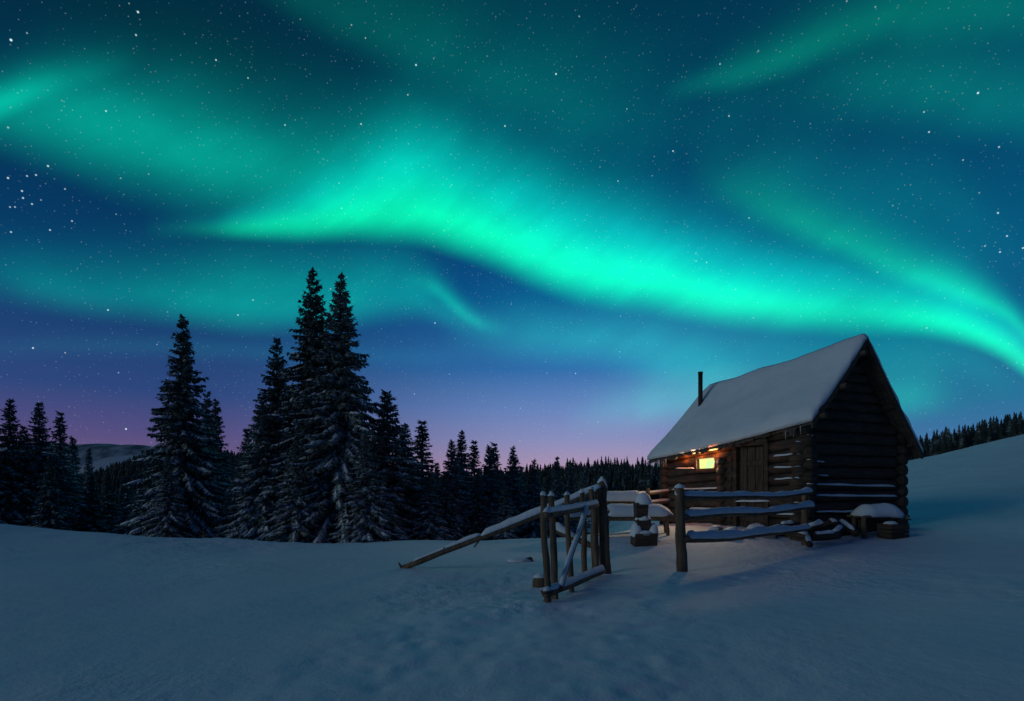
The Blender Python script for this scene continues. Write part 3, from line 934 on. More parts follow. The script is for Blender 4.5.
# ------------------------------------------------------------------ gate, poles and fences
def on_ground(px, d):
    x = (px - CXP) / F * d
    return Vector((x, d, gz(x, d)))
def pole_thing(root, name, a, b, r0, r1, mat, seed, n=10, amp=.02, rough=.25):
    m = MB(); k = 10
    path = bend(a, b, k, amp, seed)
    m.tube(path, [r0 + (r1 - r0) * i / k for i in range(k + 1)], n, rough, seed)
    return m.build(name, mat, root), path
def rel(root, p):
    return Vector(p) - root.location
def snow_part(root, path, w, h, seed, dz, lump=.35, name='snow_cover'):
    m = MB(); m.snow([Vector(p) + Vector((0, 0, dz)) for p in path], w, h, seed, lump=lump)
    return m.build(name, SNOW_SOFT, root)

def gate():
    g0 = pt(596, 490, 8.35); g0.z = gz(g0.x, g0.y)
    root = thing('wooden_gate', 'open wooden gate of rough pickets with one diagonal brace, swung towards the viewer', 'gate', g0)
    # (top px, top py, bottom px, bottom py, distance, half width)
    for i, (x0, y0, x1, y1, d, r) in enumerate(((543.5, 495, 548.2, 608, 5.95, .036), (551, 495.5, 556.2, 602, 6.25, .036), (566.8, 495, 572.2, 597, 6.75, .034),
                                               (581.8, 492.5, 586.4, 587, 7.35, .036), (591, 489, 597.5, 566, 7.95, .038))):
        a, b = pt(x1, y1, d), pt(x0, y0, d)
        o, path = pole_thing(root, 'picket', rel(root, a - Vector((0, 0, .06))), rel(root, b), r * 1.05, r * .95, FENCE, 20 + i, 9, .045, .3)
        m = MB(); m.blob(path[-1] + Vector((0, 0, .0)), r * .95, r * .95, .04, seed=i, lump=.5); m.build('snow_cap', SNOW_SOFT, o)
    def rail(x0, y0, d0, x1, y1, d1, r, seed, sh, name='rail'):
        a, b = rel(root, pt(x0, y0, d0)), rel(root, pt(x1, y1, d1))
        o, path = pole_thing(root, name, a, b, r, r, FENCE, seed, 9, .015)
        if sh: snow_part(o, path[1:-1] if sh < 0 else path, r * .95, abs(sh), seed, r * .75)
        return o
    rail(545, 515, 5.86, 597, 505, 7.9, .038, 31, .05)
    rail(545, 594, 5.86, 603, 571, 7.9, .042, 32, .06)
    rail(586.5, 507, 7.2, 560, 590, 6.15, .030, 33, .03, 'brace')
    # loop of wire at the foot
    m = MB(); c = rel(root, pt(547.5, 592, 5.9))
    m.tube([c + Vector((math.cos(t) * .06, math.sin(t) * .06, .01 * math.sin(3 * t))) for t in np.linspace(0, 6.3, 14)], .009, 6)
    m.build('wire_loop', IRON, root)
gate()

def gate_posts():
    b = on_ground(604, 8.62)
    root = thing('gate_post', 'thick leaning post with a snow cap, at the hinge side of the open gate', 'post', b)
    top = pt(602, 482, 8.62)
    o, path = pole_thing(root, 'post', Vector((.03, 0, -.12)), rel(root, top), .088, .07, FENCE, 41, 11, .02)
    snow_part(o, [path[-1] + Vector((-.07, 0, -.015)), path[-1] + Vector((.0, 0, .03)), path[-1] + Vector((.075, .01, -.10))], .075, .065, 3, .0, .2)
    b = on_ground(597, 8.5)
    root = thing('gate_post', 'thinner dark post standing tight against the thick gate post', 'post', b)
    o, path = pole_thing(root, 'post', Vector((-.02, 0, -.1)), rel(root, pt(593.5, 491, 8.5)), .06, .055, FENCE, 42, 10, .02)
    m = MB(); m.blob(path[-1], .06, .06, .06, 4); m.build('snow_cap', SNOW_SOFT, o)
gate_posts()

def slanting_pole():
    a = pt(402, 568.5, 8.55); b = pt(601, 489, 8.50)
    a.z = max(a.z, gz(a.x, a.y) + .02)
    root = thing('fallen_pole', 'long snow-capped pole slanting from the snow up to the top of the gate post', 'pole', a)
    o, path = pole_thing(root, 'pole', Vector((0, 0, 0)), rel(root, b), .040, .05, FENCE, 51, 11, .03, .35)
    n = len(path)
    snow_part(o, [path[0].lerp(path[1], .6)] + path[1:5], .045, .045, 51, .045, .7)
    snow_part(o, path[4:], .056, .088, 52, .03, .45)
    for (i, dx, dz, r) in ((4, -.10, -.14, .018), (7, .03, -.12, .014), (2, .05, .09, .012), (0, -.04, .09, .02)):
        m = MB(); m.tube([path[i], path[i] + Vector((dx, -.05, dz))], [r, r * .6], 7, .2, i)
        m.build('branch_stub', FENCE, o)
    # rail of the broken fence behind the gate
    a = pt(553, 528.5, 9.3); b = pt(600, 549, 9.0)
    root = thing('broken_rail', 'short snow-topped rail sloping down behind the pickets of the open gate', 'rail', a)
    o, path = pole_thing(root, 'pole', Vector((0, 0, 0)), rel(root, b), .05, .045, FENCE, 55, 9, .02)
    snow_part(o, path[:6], .06, .10, 55, .03)
    a = pt(566, 518.5, 9.6); b = pt(608, 511, 10.3)
    root = thing('broken_rail', 'upper snow-laden rail running level behind the gate towards the bench', 'rail', a)
    o, path = pole_thing(root, 'pole', Vector((0, 0, 0)), rel(root, b), .045, .045, FENCE, 56, 9, .02)
    snow_part(o, path, .075, .12, 56, .03)
slanting_pole()

def rail_fence():
    b = on_ground(682, 8.5)
    root = thing('rail_fence', 'three-rail wooden fence with snowy rails, from a round post to the cabin corner', 'fence', b)
    top = pt(679.5, 487, 8.5)
    o, path = pole_thing(root, 'post', Vector((.0, 0, -.15)), rel(root, top), .082, .070, FENCE, 61, 12, .015)
    m = MB(); m.blob(path[-1] + Vector((0, 0, -.01)), .078, .078, .055, 9, lump=.15, rot=.3)
    m.snow([path[-1] + Vector((-.055, -.03, -.12)), path[-1] + Vector((-.04, -.02, .0)), path[-1] + Vector((0, 0, .035))], .04, .035, 8)
    m.build('snow_cap', SNOW_SOFT, o)
    for i, (x0, y0, x1, y1, d1, r0, r1, sh) in enumerate(((677, 496.5, 811, 492.5, 11.25, .045, .04, .085), (680, 517.5, 813, 506.5, 11.2, .05, .04, .095), (682, 539, 809, 528.5, 11.2, .055, .042, .11))):
        a = rel(root, pt(x0, y0, 8.47)); c = rel(root, pt(x1, y1, d1))
        o, path = pole_thing(root, 'rail', a, c, r0, r1, RAILWOOD, 63 + i, 10, .07, .3)
        snow_part(o, [path[0].lerp(path[1], .3)] + path[1:], .062, sh * .92, 66 + i, .022, .5)
    b2 = rel(root, on_ground(805, 11.36))
    pole_thing(root, 'post', b2 - Vector((0, 0, .1)), rel(root, pt(804, 489, 11.36)), .07, .06, FENCE, 69, 10, .02)
rail_fence()

def back_fence():
    a = pt(592, 495, 15.2); a.z = gz(a.x, a.y)
    root = thing('rail_fence', 'low rail fence in the warm light behind the bench, ending at the cabin wall', 'fence', a)
    for i, (x0, y0, x1, y1) in enumerate(((596, 497, 676, 490.5), (600, 505.5, 676, 500.5), (602, 516, 676, 511))):
        o, path = pole_thing(root, 'rail', rel(root, pt(x0, y0, 15.0)), rel(root, pt(x1, y1, 15.9)), .048, .042, RAILWOOD, 71 + i, 9, .04)
        snow_part(o, path[1:], .05, .05, 71 + i, .025)
    for px, d in ((598, 15.1), (648, 15.5), (674, 15.85)):
        g = on_ground(px, d)
        pole_thing(root, 'post', rel(root, g - Vector((0, 0, .1))), rel(root, pt(px, 488, d)), .055, .05, FENCE, 75 + px, 9, .02)
back_fence()

def bench():
    c = on_ground(636, 12.9)
    root = thing('garden_table', 'wooden outdoor table under a thick slab of snow, behind the gate', 'table', c)
    zt = pt(0, 516.0, 12.7).z - c.z
    xl, xr = (600 - CXP) / F * 12.7 - c.x, (673.5 - CXP) / F * 12.7 - c.x
    m = MB()
    for i, yy in enumerate((-.24, -.08, .08, .24)):
        m.box(((xl + xr) / 2, yy, zt), ((xr - xl) / 2 + rnd.uniform(-.02, .02), 0, 0), (0, .076, 0), (0, 0, .022), .004)
    m.box(((xl + xr) / 2, -.27, zt - .065), ((xr - xl) / 2 - .08, 0, 0), (0, .015, 0), (0, 0, .04))
    o = m.build('tabletop', FENCE, root, smooth=False)
    m = MB(); m.snow([(xl + .01, 0, zt + .02), ((xl + xr) / 2, 0, zt + .02), (xr - .0, 0, zt + .02)], .345, .25, 7, n=13, lump=.12); m.build('snow_cover', SNOW_SOFT, o)
    for i, (x, y, lean) in enumerate(((xr - .16, -.2, .05), (xr - .10, .2, .06), (xl + .18, -.2, -.05), (xl + .12, .2, -.05))):
        pole_thing(root, 'leg', Vector((x + lean, y, -.1)), Vector((x, y, zt - .02)), .045, .042, FENCE, 80 + i, 8, .01)
    # bench with a back rest behind the table
    c = on_ground(622, 13.9)
    root = thing('wooden_bench', 'dark bench back rest carrying a long loaf of snow, behind the snowy table', 'bench', c)
    z1 = pt(0, 503, 13.9).z - c.z
    xl, xr = (598 - CXP) / F * 13.9 - c.x, (646 - CXP) / F * 13.9 - c.x
    m = MB(); m.box(((xl + xr) / 2, 0, z1), ((xr - xl) / 2, 0, 0), (0, .04, 0), (0, 0, .075), .006)
    o = m.build('backrest', FENCE, root, smooth=False)
    m = MB(); m.snow([(xl, 0, z1 + .07), (xr, 0, z1 + .07)], .17, .235, 17, n=11, lump=.15); m.build('snow_cover', SNOW_SOFT, o)
    m = MB(); m.box(((xl + xr) / 2, -.24, z1 - .32), ((xr - xl) / 2, 0, 0), (0, .18, 0), (0, 0, .025), .006); m.build('seat', FENCE, root, smooth=False)
    for i, x in enumerate((xl + .1, xr - .1)):
        pole_thing(root, 'leg', Vector((x, .05, -.1)), Vector((x, .05, z1)), .04, .04, FENCE, 90 + i, 8, .01)
        pole_thing(root, 'leg', Vector((x, -.36, -.1)), Vector((x, -.36, z1 - .33)), .04, .04, FENCE, 94 + i, 8, .01)
bench()

def log_post():
    d = 11.6; c = on_ground(644, d)
    root = thing('notched_post', 'squat post of stacked timber blocks capped with snow, in front of the table', 'post', c)
    w = 1 / F * d
    Z = lambda py: pt(0, py, d).z - c.z
    def blk(name, x0, x1, y0, y1, dep, seed):
        m = MB(); m.box((((x0 + x1) / 2 - 644) * w, 0, (Z(y0) + Z(y1)) / 2), ((x1 - x0) / 2 * w, 0, 0), (0, dep, 0), (0, 0, (Z(y0) - Z(y1)) / 2), .012, random.Random(seed))
        return m.build(name, LOGS, root, smooth=False)
    base = blk('base_block', 633, 655, 533, 547, .21, 1)
    m = MB()                                           # waisted middle piece: narrow top and bottom, wide shoulders
    prof = [(519, 6.5), (523, 7), (527, 6.2), (531, 3.6), (535, 1.6)]
    vs, fs = [], []
    for py, hw in prof:
        for sx, sy in ((-1, -1), (1, -1), (1, 1), (-1, 1)):
            vs.append(((643 - 644 + sx * hw) * w, sy * .11, Z(py)))
    for i in range(len(prof) - 1):
        for j in range(4):
            fs.append((i * 4 + j, i * 4 + (j + 1) % 4, i * 4 + 4 + (j + 1) % 4, i * 4 + 4 + j))
    fs += [(0, 1, 2, 3), (19, 18, 17, 16)]
    m.add(vs, fs); midp = m.build('middle_block', LOGS, root, smooth=False)
    up = blk('upper_block', 635, 647, 503, 517, .12, 2)
    m = MB()
    m.blob((-.16, 0, Z(534.5)), .12, .2, .24, 3, lump=.2); m.blob((.17, 0, Z(534.5)), .13, .2, .26, 5, lump=.2); m.blob((0, -.1, Z(534)), .2, .12, .08, 6)
    m.build('snow_cap', SNOW_SOFT, base)
    m = MB(); m.blob((-.02, 0, Z(519.5)), .16, .15, .11, 7, lump=.2); m.build('snow_cap', SNOW_SOFT, midp)
    m = MB(); m.blob((-.01, 0, Z(503.8)), .17, .16, .23, 9, 18, 12, .12, .1); m.build('snow_cap', SNOW_SOFT, up)
log_post()

def side_bench():
    d = 12.15; c = on_ground(877, d)
    rz = math.radians(12)
    root = thing('log_bench', 'low plank bench with a thick snow cushion against the gable wall of the cabin', 'bench', c, rz)
    w = 1 / F * d; Z = lambda py: pt(0, py, d).z - c.z
    zt = Z(516)
    x0, x1 = (853 - 877) * w, (902 - 877) * w
    m = MB()
    for yy in (-.16, 0, .16):
        m.box(((x0 + x1) / 2 + rnd.uniform(-.03, .03), yy, zt), ((x1 - x0) / 2 + .03, 0, 0), (0, .075, 0), (0, 0, .022), .005)
    m.box(((x1 + .02), -.12, zt - .06), (.14, 0, -.012), (0, .05, 0), (0, 0, .016))
    o = m.build('seat', FENCE, root, smooth=False)
    m = MB(); m.snow([(x0 - .02, 0, zt + .015), ((x0 + x1) / 2, 0, zt + .02), (x1 + .03, 0, zt - .02)], .26, .245, 27, n=13, lump=.16); m.build('snow_cover', SNOW_SOFT, o)
    for i, (x, y) in enumerate(((x0 + .05, -.14), (x0 + .08, .15), (x1 - .06, .16))):
        pole_thing(root, 'leg', Vector((x, y, -.1)), Vector((x, y, zt)), .055, .05, FENCE, 110 + i, 8, .01)
    m = MB(); m.box((0, .05, zt * .52), ((x1 - x0) / 2 - .12, 0, 0), (0, .02, 0), (0, 0, .13)); m.build('board', LOGS, root, smooth=False)
    # crate under its right end
    d = 11.75; c = on_ground(893, d); w = 1 / F * d
    root = thing('wooden_crate', 'dark square timber crate standing under the right end of the snowy bench', 'crate', c, math.radians(16))
    m = MB(); hh = (pt(0, 525, d).z - c.z)
    for k in range(3):
        z = hh * (k + .5) / 3
        for sx, sy in ((0, -1), (0, 1), (1, 0), (-1, 0)):
            if sy: m.box((0, sy * .15, z), (.235, 0, 0), (0, .014, 0), (0, 0, hh / 6 - .006), .004)
            else: m.box((sx * .22, 0, z), (.014, 0, 0), (0, .134, 0), (0, 0, hh / 6 - .006), .004)
    m.box((0, 0, hh + .012), (.24, 0, 0), (0, .165, 0), (0, 0, .014)); body = m.build('body', LOGS, root, smooth=False)
    m = MB(); m.snow([(-.2, -.02, hh + .022), (.02, -.02, hh + .022)], .12, .06, 5); m.build('snow_cover', SNOW_SOFT, body)
side_bench()

def litter():
    # firewood tumbled at the cabin corner: (px, py of its middle, distance, length, radius, heading deg, tilt, label)
    logs = [(825, 536, 11.15, .62, .085, 12, .04, 'thickest firewood log, lying level below the cabin corner'),
            (808, 541, 10.95, .42, .06, 70, .25, 'short tilted firewood log nearest the fence rail end'),
            (797, 534, 11.2, .5, .06, 150, .2, 'firewood log poking out under the lowest fence rail'),
            (838, 531, 11.5, .5, .065, 40, .3, 'firewood log leaning up beside the thick log'),
            (846, 527, 11.75, .5, .06, 110, .5, 'steep firewood log beside the left leg of the bench'),
            (815, 527, 11.6, .5, .06, -20, .35, 'firewood log propped against the corner of the cabin'),
            (833, 522, 11.85, .45, .06, 75, .2, 'upper firewood log resting against the gable wall'),
            (788, 525, 11.7, .45, .055, 20, .1, 'small firewood log between the cabin wall and the fence')]
    for i, (px, py, d, L, r, hd, tl, lab) in enumerate(logs):
        g = on_ground(px, d); p = pt(px, py, d); z = max(p.z, g.z + r * .55)
        root = thing('firewood_log', lab, 'firewood', (g.x, g.y, z), math.radians(hd), 'firewood logs at the cabin corner')
        a, b = Vector((-L / 2, 0, -L / 2 * tl)), Vector((L / 2, 0, L / 2 * tl))
        o, path = pole_thing(root, 'log', a, b, r, r * .92, LOGS, 130 + i, 10, .01, .2)
        snow_part(root, path[1:-2], r * .8, .05 + .02 * (i % 3), 130 + i, r * .7, .5)
    stones = [(716, 521, 12.6, .16, 'leftmost snow-topped stone at the foot of the cabin wall'), (731, 524, 12.1, .2, 'broad dark stone below the door with snow on top'),
              (746, 523, 12.2, .14, 'small stone right of the broad one below the door'), (757, 517, 12.5, .2, 'highest stone, thickly capped with snow, below the door'),
              (771, 519, 12.2, .17, 'stone under the wall logs right of the door')]
    for i, (px, py, d, r, lab) in enumerate(stones):
        g = on_ground(px, d)
        root = thing('stone', lab, 'stone', g, 0, 'stones at the foot of the cabin wall')
        m = MB(); m.blob((0, 0, 0), r * 1.3, r * .9, r * .95, 150 + i, lump=.5, flat=.6, rot=i); st = m.build('rock', STONE, root)
        m = MB(); m.blob((.02, .03, r * .70), r * 1.15, r * .8, r * .55, 160 + i, lump=.35, rot=i); m.build('snow_cap', SNOW_SOFT, st)
    g = on_ground(540, 7.25)
    root = thing('tree_stump', 'small dark stump in the snow just left of the gate', 'stump', g)
    m = MB(); m.tube([(0, 0, -.1), (0.0, 0, .05), (.0, .0, .11)], [.10, .085, .07], 11, .25, 4); s = m.build('stump', FENCE, root)
    m = MB(); m.blob((0, 0, .10), .08, .08, .05, 2); m.build('snow_cap', SNOW_SOFT, s)
    g = on_ground(524, 9.6)
    root = thing('buried_log', 'end of a log showing in a hollow of the snow left of the gate', 'log', g, .3)
    m = MB(); m.tube([(-.12, 0, -.02), (.14, 0, .02)], [.05, .06], 10, .2, 6); s = m.build('log', LOGS, root)
    m = MB(); m.blob((-.02, .08, .0), .24, .16, .07, 12); m.build('snow_cap', SNOW_SOFT, s)
litter()

# ------------------------------------------------------------------ spruces
def mesh_np(name, V, quads, mat, smooth=False):
    me = bpy.data.meshes.new(name)
    V = np.asarray(V, dtype=np.float32); quads = np.asarray(quads, dtype=np.int32)
    k = quads.shape[1]
    me.vertices.add(len(V)); me.vertices.foreach_set('co', V.ravel())
    me.loops.add(quads.size); me.loops.foreach_set('vertex_index', quads.ravel())
    me.polygons.add(len(quads)); me.polygons.foreach_set('loop_start', np.arange(0, quads.size, k, dtype=np.int32))
    me.polygons.foreach_set('loop_total', np.full(len(quads), k, dtype=np.int32))
    me.update(calc_edges=True)
    me.materials.append(mat)
    if smooth: me.polygons.foreach_set('use_smooth', [True] * len(me.polygons))
    return me

def spruce(seed, H, R, whorls=42, per=6, snow=.4, droop=.34, power=.9, ragged=.25, mat=None):
    """meshes of one spruce: trunk, crown of needle sprays, and the snow lying on them"""
    g = np.random.default_rng(seed)
    fp, fd, fl, fw, fs = [], [], [], [], []            # needle sprays: start, direction, length, width, side vector
    sp, sd, sl, sw, ss = [], [], [], [], []            # snow lying on top
    pads = []
    for k in range(whorls):
        t = ((k + .4) / whorls) ** 0.92
        z0 = H * (0.035 + 0.955 * t)
        prof = (1 - t) ** power
        bulge = 1 + .16 * math.sin(k * 1.9 + seed) * (1 - t)
        n = per + g.integers(-1, 2) if t < .93 else 4
        off = g.random() * 6.28
        for b in range(n):
            az = off + 6.283 * b / n + g.normal(0, .25)
            L = max(.10, R * prof * bulge * (1 + ragged * g.normal()) + .06 * H / 12)
            L = min(L, R * prof * 1.3 + .12)
            el = math.radians(np.interp(t, [0, .35, .75, .95, 1], [-25, -18, 2, 36, 62]) + g.normal(0, 7))
            zz = z0 + g.normal(0, .35 * H / whorls)
            hx = np.array([math.cos(az), math.sin(az), 0.0]); sx = np.array([-hx[1], hx[0], 0.0])
            m = max(3, int(L / .095))
            s = (np.arange(m) + g.random(m) * .6 + .3) / m
            s = np.clip(s, .04, 1)
            dr = droop * (1 - t * .6)
            px = L * s
            pz = zz + L * (math.sin(el) * s - dr * s ** 2 + dr * .62 * s ** 4)
            slope = (math.sin(el) - 2 * dr * s + 2.48 * dr * s ** 3)
            P = px[:, None] * hx + np.stack([0 * s, 0 * s, pz], -1)
            wob = np.cumsum(g.normal(0, .012, m))
            P += wob[:, None] * sx
            D = hx[None] + np.stack([0 * s, 0 * s, slope], -1)
            D /= np.linalg.norm(D, axis=1)[:, None]
            # sprays along the branch
            fp.append(P); fd.append(D); fl.append(np.full(m, .17) * (1 + .3 * g.random(m))); fw.append(np.full(m, .05)); fs.append(np.repeat(sx[None], m, 0))
            tl = (.12 + .30 * np.sqrt(np.clip(1 - s, 0, 1)) * min(1, L / 1.4)) * (.7 + .6 * g.random(m))
            for sign in (-1, 1):
                a = np.radians(g.uniform(32, 66, m))
                d = D * np.cos(a)[:, None] + sx[None] * (sign * np.sin(a))[:, None]
                d[:, 2] += g.uniform(-.55, -.12, m)
                d /= np.linalg.norm(d, axis=1)[:, None]
                side = np.cross(d, np.array([0, 0, 1.0])) + g.normal(0, .35, (m, 3))
                side /= np.linalg.norm(side, axis=1)[:, None]
                fp.append(P); fd.append(d); fl.append(tl); fw.append(.055 + .04 * g.random(m)); fs.append(side)
                # second half of the twig hangs lower
                P2 = P + d * (tl * .45)[:, None]
                d2 = d + np.stack([g.normal(0, .3, m), g.normal(0, .3, m), g.uniform(-.8, -.2, m)], -1)
                d2 /= np.linalg.norm(d2, axis=1)[:, None]
                fp.append(P2); fd.append(d2); fl.append(tl * .7); fw.append(.05 + .04 * g.random(m)); fs.append(side)
                pick = g.random(m) < min(1.5, snow * 2.3) * (.5 + .5 * s)
                if pick.any():
                    q = int(pick.sum())
                    sp.append(P[pick] + np.array([0, 0, .03])); sd.append(d[pick]); sl.append(tl[pick] * .85); sw.append(.03 + .03 * g.random(q))
                    h = np.cross(d[pick], np.array([0, 0, 1.0])); h /= np.linalg.norm(h, axis=1)[:, None]
                    ss.append(h)
            # hanging sprays
            q = g.random(m) < .55
            if q.any():
                c = int(q.sum()); d = np.stack([g.normal(0, .3, c), g.normal(0, .3, c), np.full(c, -1.0)], -1)
                d /= np.linalg.norm(d, axis=1)[:, None]
                fp.append(P[q]); fd.append(d); fl.append(.12 + .14 * g.random(c)); fw.append(np.full(c, .045)); fs.append(np.repeat(sx[None], c, 0))
            # pads of snow on the back of the branch
            if L > .35 and g.random() < min(1, snow * 1.5) * (1 - t * .45):
                for _ in range(1 + int(L > 1.2) + int(L > 2)):
                    a = g.uniform(.3, .8); b2 = min(.99, a + g.uniform(.12, .3))
                    i0, i1 = int(a * (m - 1)), int(b2 * (m - 1))
                    if i1 > i0:
                        pads.append((P[i0], P[(i0 + i1) // 2], P[i1], sx, g.uniform(.045, .10)))
    def sprays(p, d, l, w, s):
        p, d, s = np.concatenate(p), np.concatenate(d), np.concatenate(s)
        l, w = np.concatenate(l)[:, None], np.concatenate(w)[:, None]
        a = p; c = p + d * l; mid = p + d * l * .45
        V = np.stack([a, mid + s * w, c, mid - s * w], 1).reshape(-1, 3)
        return V, np.arange(len(V)).reshape(-1, 4)
    V, Q = sprays(fp, fd, fl, fw, fs)
    SV, SQ = (np.zeros((0, 3)), np.zeros((0, 4), int))
    if sp: SV, SQ = sprays(sp, sd, sl, sw, ss)
    pv, pq = [], []
    for A, Bm, C, sx, w in pads:
        k = len(pv); up = np.array([0, 0, 1.0])
        ring = []
        for p, ww in ((A, .35), (Bm, 1.0), (C, .5)):
            ring.append([p - sx * w * ww + up * .015, p + up * (.02 + w * .95 * ww), p + sx * w * ww + up * .015, p + up * .0])
        for r in ring: pv += r
        for i in range(2):
            for j in range(4):
                j2 = (j + 1) % 4
                pq.append((k + i * 4 + j, k + i * 4 + j2, k + i * 4 + 4 + j2, k + i * 4 + 4 + j))
        pq.append((k, k + 3, k + 2, k + 1)); pq.append((k + 8, k + 9, k + 10, k + 11))
    if pv:
        SQ = np.concatenate([SQ, np.array(pq) + len(SV)]); SV = np.concatenate([SV, np.array(pv)])
    if len(SV):
        nq = len(Q)
        crown = mesh_np('crown', np.concatenate([V, SV]), np.concatenate([Q, SQ + len(V)]), mat or NEEDLES)
        crown.materials.append(SNOW_SOFT)
        mi = np.zeros(nq + len(SQ), dtype=np.int32); mi[nq:] = 1
        crown.polygons.foreach_set('material_index', mi)
    else:
        crown = mesh_np('crown', V, Q, NEEDLES)
    tb = MB(); tb.tube([(0, 0, -.6), (0, 0, H * .3), (.02, 0, H * .7), (0, 0, H * .995)], [.021 * H * .75, .014 * H * .75, .007 * H * .75, .004], 8, .1, seed)
    to = tb.build('trunk', BARK)
    tm = to.data
    bpy.data.objects.remove(to)
    return H, tm, crown

KIND = {
    'broad':  spruce(1, 11.0, 2.75, 48, 8, .6, .40, 1.06, .14),
    'tall':   spruce(2, 12.5, 2.8, 56, 8, .5, .34, .98, .16),
    'full':   spruce(3, 12.5, 3.4, 54, 8, .85, .38, 1.02, .15, FROSTED),
    'slim':   spruce(4, 10.0, 1.35, 46, 6, .45, .30, .9, .22, FROSTED),
    'frosty': spruce(5, 9.0, 2.2, 42, 7, .95, .42, .95, .18, FROSTED),
    'plain':  spruce(6, 10.0, 2.2, 46, 7, .2, .34, .95, .26),
    'young':  spruce(7, 8.0, 1.25, 36, 5, .5, .32, .9, .24, FROSTED),
}
# (px, py of the tip, distance, kind, width factor, label)
SPRUCES = [
    (10, 398, 30, 'plain', 1.0, 'dark spruce at the left edge of the picture'),
    (39, 401, 31, 'plain', 1.0, 'dark spruce second from the left edge'),
    (60, 412, 32, 'slim', 1.25, 'slim dark spruce third from the left edge'),
    (-14, 408, 29, 'plain', 1.1, 'spruce cut off by the left edge of the picture'),
    (73, 437, 36, 'young', 1.0, 'short spruce just right of the three dark ones at the left'),
    (89, 448, 42, 'young', .75, 'thin little spruce standing against the blue mountain'),
    (24, 425, 38, 'plain', 1.0, 'half-hidden spruce behind the two leftmost dark ones'),
    (183, 315, 23.5, 'broad', 1.0, 'broad tall spruce standing alone with wide snowy lower branches'),
    (216, 401, 29, 'slim', 1.15, 'slim spruce rising just right of the broad lone one'),
    (207, 393, 28, 'slim', 1.1, 'slim spruce half hidden behind the right side of the broad lone one'),
    (222, 459, 38, 'young', 1.0, 'small distant spruce tip right of the broad lone spruce'),
    (232, 455, 36, 'young', 1.1, 'small spruce tip just left of the tall cluster'),
    (247, 431, 26, 'frosty', 1.0, 'low spruce on the left foot of the tall cluster'),
    (277, 337, 23.5, 'tall', 1.05, 'third-highest spruce of the tall cluster, on its left side'),
    (262, 400, 22, 'frosty', 1.15, 'snow-dusted spruce in front of the left flank of the tall cluster'),
    (313, 269, 22.5, 'tall', 1.0, 'highest spruce of the picture, left of the twin tops'),
    (341, 275, 22.0, 'full', 1.0, 'full snow-laden spruce, right one of the twin tops'),
    (387, 392, 22.5, 'frosty', 1.55, 'frosty spruce on the right shoulder of the tall cluster'),
    (405, 424, 24, 'frosty', 1.3, 'lower frosty spruce at the right foot of the tall cluster'),
    (422, 421, 27, 'slim', 1.6, 'narrow spruce standing clear to the right of the tall cluster'),
    (452, 441, 24, 'frosty', 1.2, 'left spruce of the close pair in the middle of the wood edge'),
    (461.5, 431, 26, 'frosty', 1.0, 'right, taller spruce of the close pair in the middle of the wood edge'),
    (474, 441, 29, 'slim', 1.4, 'thin pale-tipped spruce right behind the close pair'),
    (489, 446, 27, 'frosty', 1.05, 'left spruce of the twin tips in the middle row'),
    (494, 443, 28, 'slim', 1.5, 'right spruce of the twin tips in the middle row'),
    (513, 447, 27, 'frosty', 1.1, 'pointed spruce right of the twin tips'),
    (522, 466, 32, 'young', 1.0, 'short spruce tucked behind the pointed one'),
    (534, 460, 26, 'frosty', 1.1, 'whitest spruce of the row, left of the gate'),
    (548, 470, 33, 'plain', .9, 'short dark spruce behind the first gate picket'),
    (557, 457.5, 31, 'slim', 1.2, 'dark spire-shaped spruce above the slanting pole'),
    (570, 463, 34, 'slim', 1.2, 'last dark spruce of the row, above the gate post'),
    (437, 462, 31, 'plain', 1.0, 'low dark spruce between the narrow one and the close pair'),
    (582, 472, 44, 'young', 1.2, 'low spruce behind the top of the gate'),
    (502, 470, 33, 'plain', 1.0, 'low dark spruce filling the gap after the twin tips'),
    (150, 448, 30, 'plain', 1.0, 'low dark spruce behind the left side of the broad lone one'),
    (108, 470, 38, 'plain', 1.0, 'dark low spruce in the dip left of the broad lone one'),
    (128, 476, 33, 'young', 1.3, 'small spruce in the dip beside the broad lone one'),
    (92, 474, 33, 'plain', 1.2, 'dark spruce low in the valley at the left'),
    (366, 432, 20.5, 'frosty', 1.3, 'low snow-covered spruce in front of the right foot of the twin tops'),
    (430, 470, 22, 'frosty', 1.4, 'bushy frosted spruce at the right end of the tall cluster'),
    (446, 472, 22.5, 'plain', 1.2, 'low dark spruce in front of the close pair'),
    (478, 474, 23.5, 'plain', 1.2, 'low dark spruce in front of the twin tips'),
    (505, 484, 23, 'frosty', 1.3, 'lowest frosted spruce at the snow edge above the slanting pole'),
    (296, 440, 20.5, 'frosty', 1.2, 'low snow-covered spruce at the middle foot of the tall cluster'),
    (240, 462, 23, 'frosty', 1.2, 'small bushy spruce at the far left foot of the tall cluster'),
    (168, 455, 21.5, 'frosty', 1.1, 'small snowy spruce in front of the broad lone one'),
    (50, 455, 27, 'plain', 1.0, 'dark bushy spruce in front of the three dark ones'),
]
def plant(px, py, d, kind, wf, label):
    H0, tm, cm = KIND[kind]
    x = (px - CXP) / F * d
    base = gz(x, d)
    H = (HOR - py) / F * d - base
    k = H / H0
    r = rnd.uniform(0, 6.28)
    root = thing('spruce_tree', label, 'tree', (x, d, base), r, 'spruces along the edge of the clearing')
    root.scale = (k * wf, k * wf, k)
    for nm, me in (('trunk', tm), ('crown', cm)):
        o = bpy.data.objects.new(nm, me); COL.objects.link(o); o.parent = root
for row in SPRUCES:
    plant(*row)

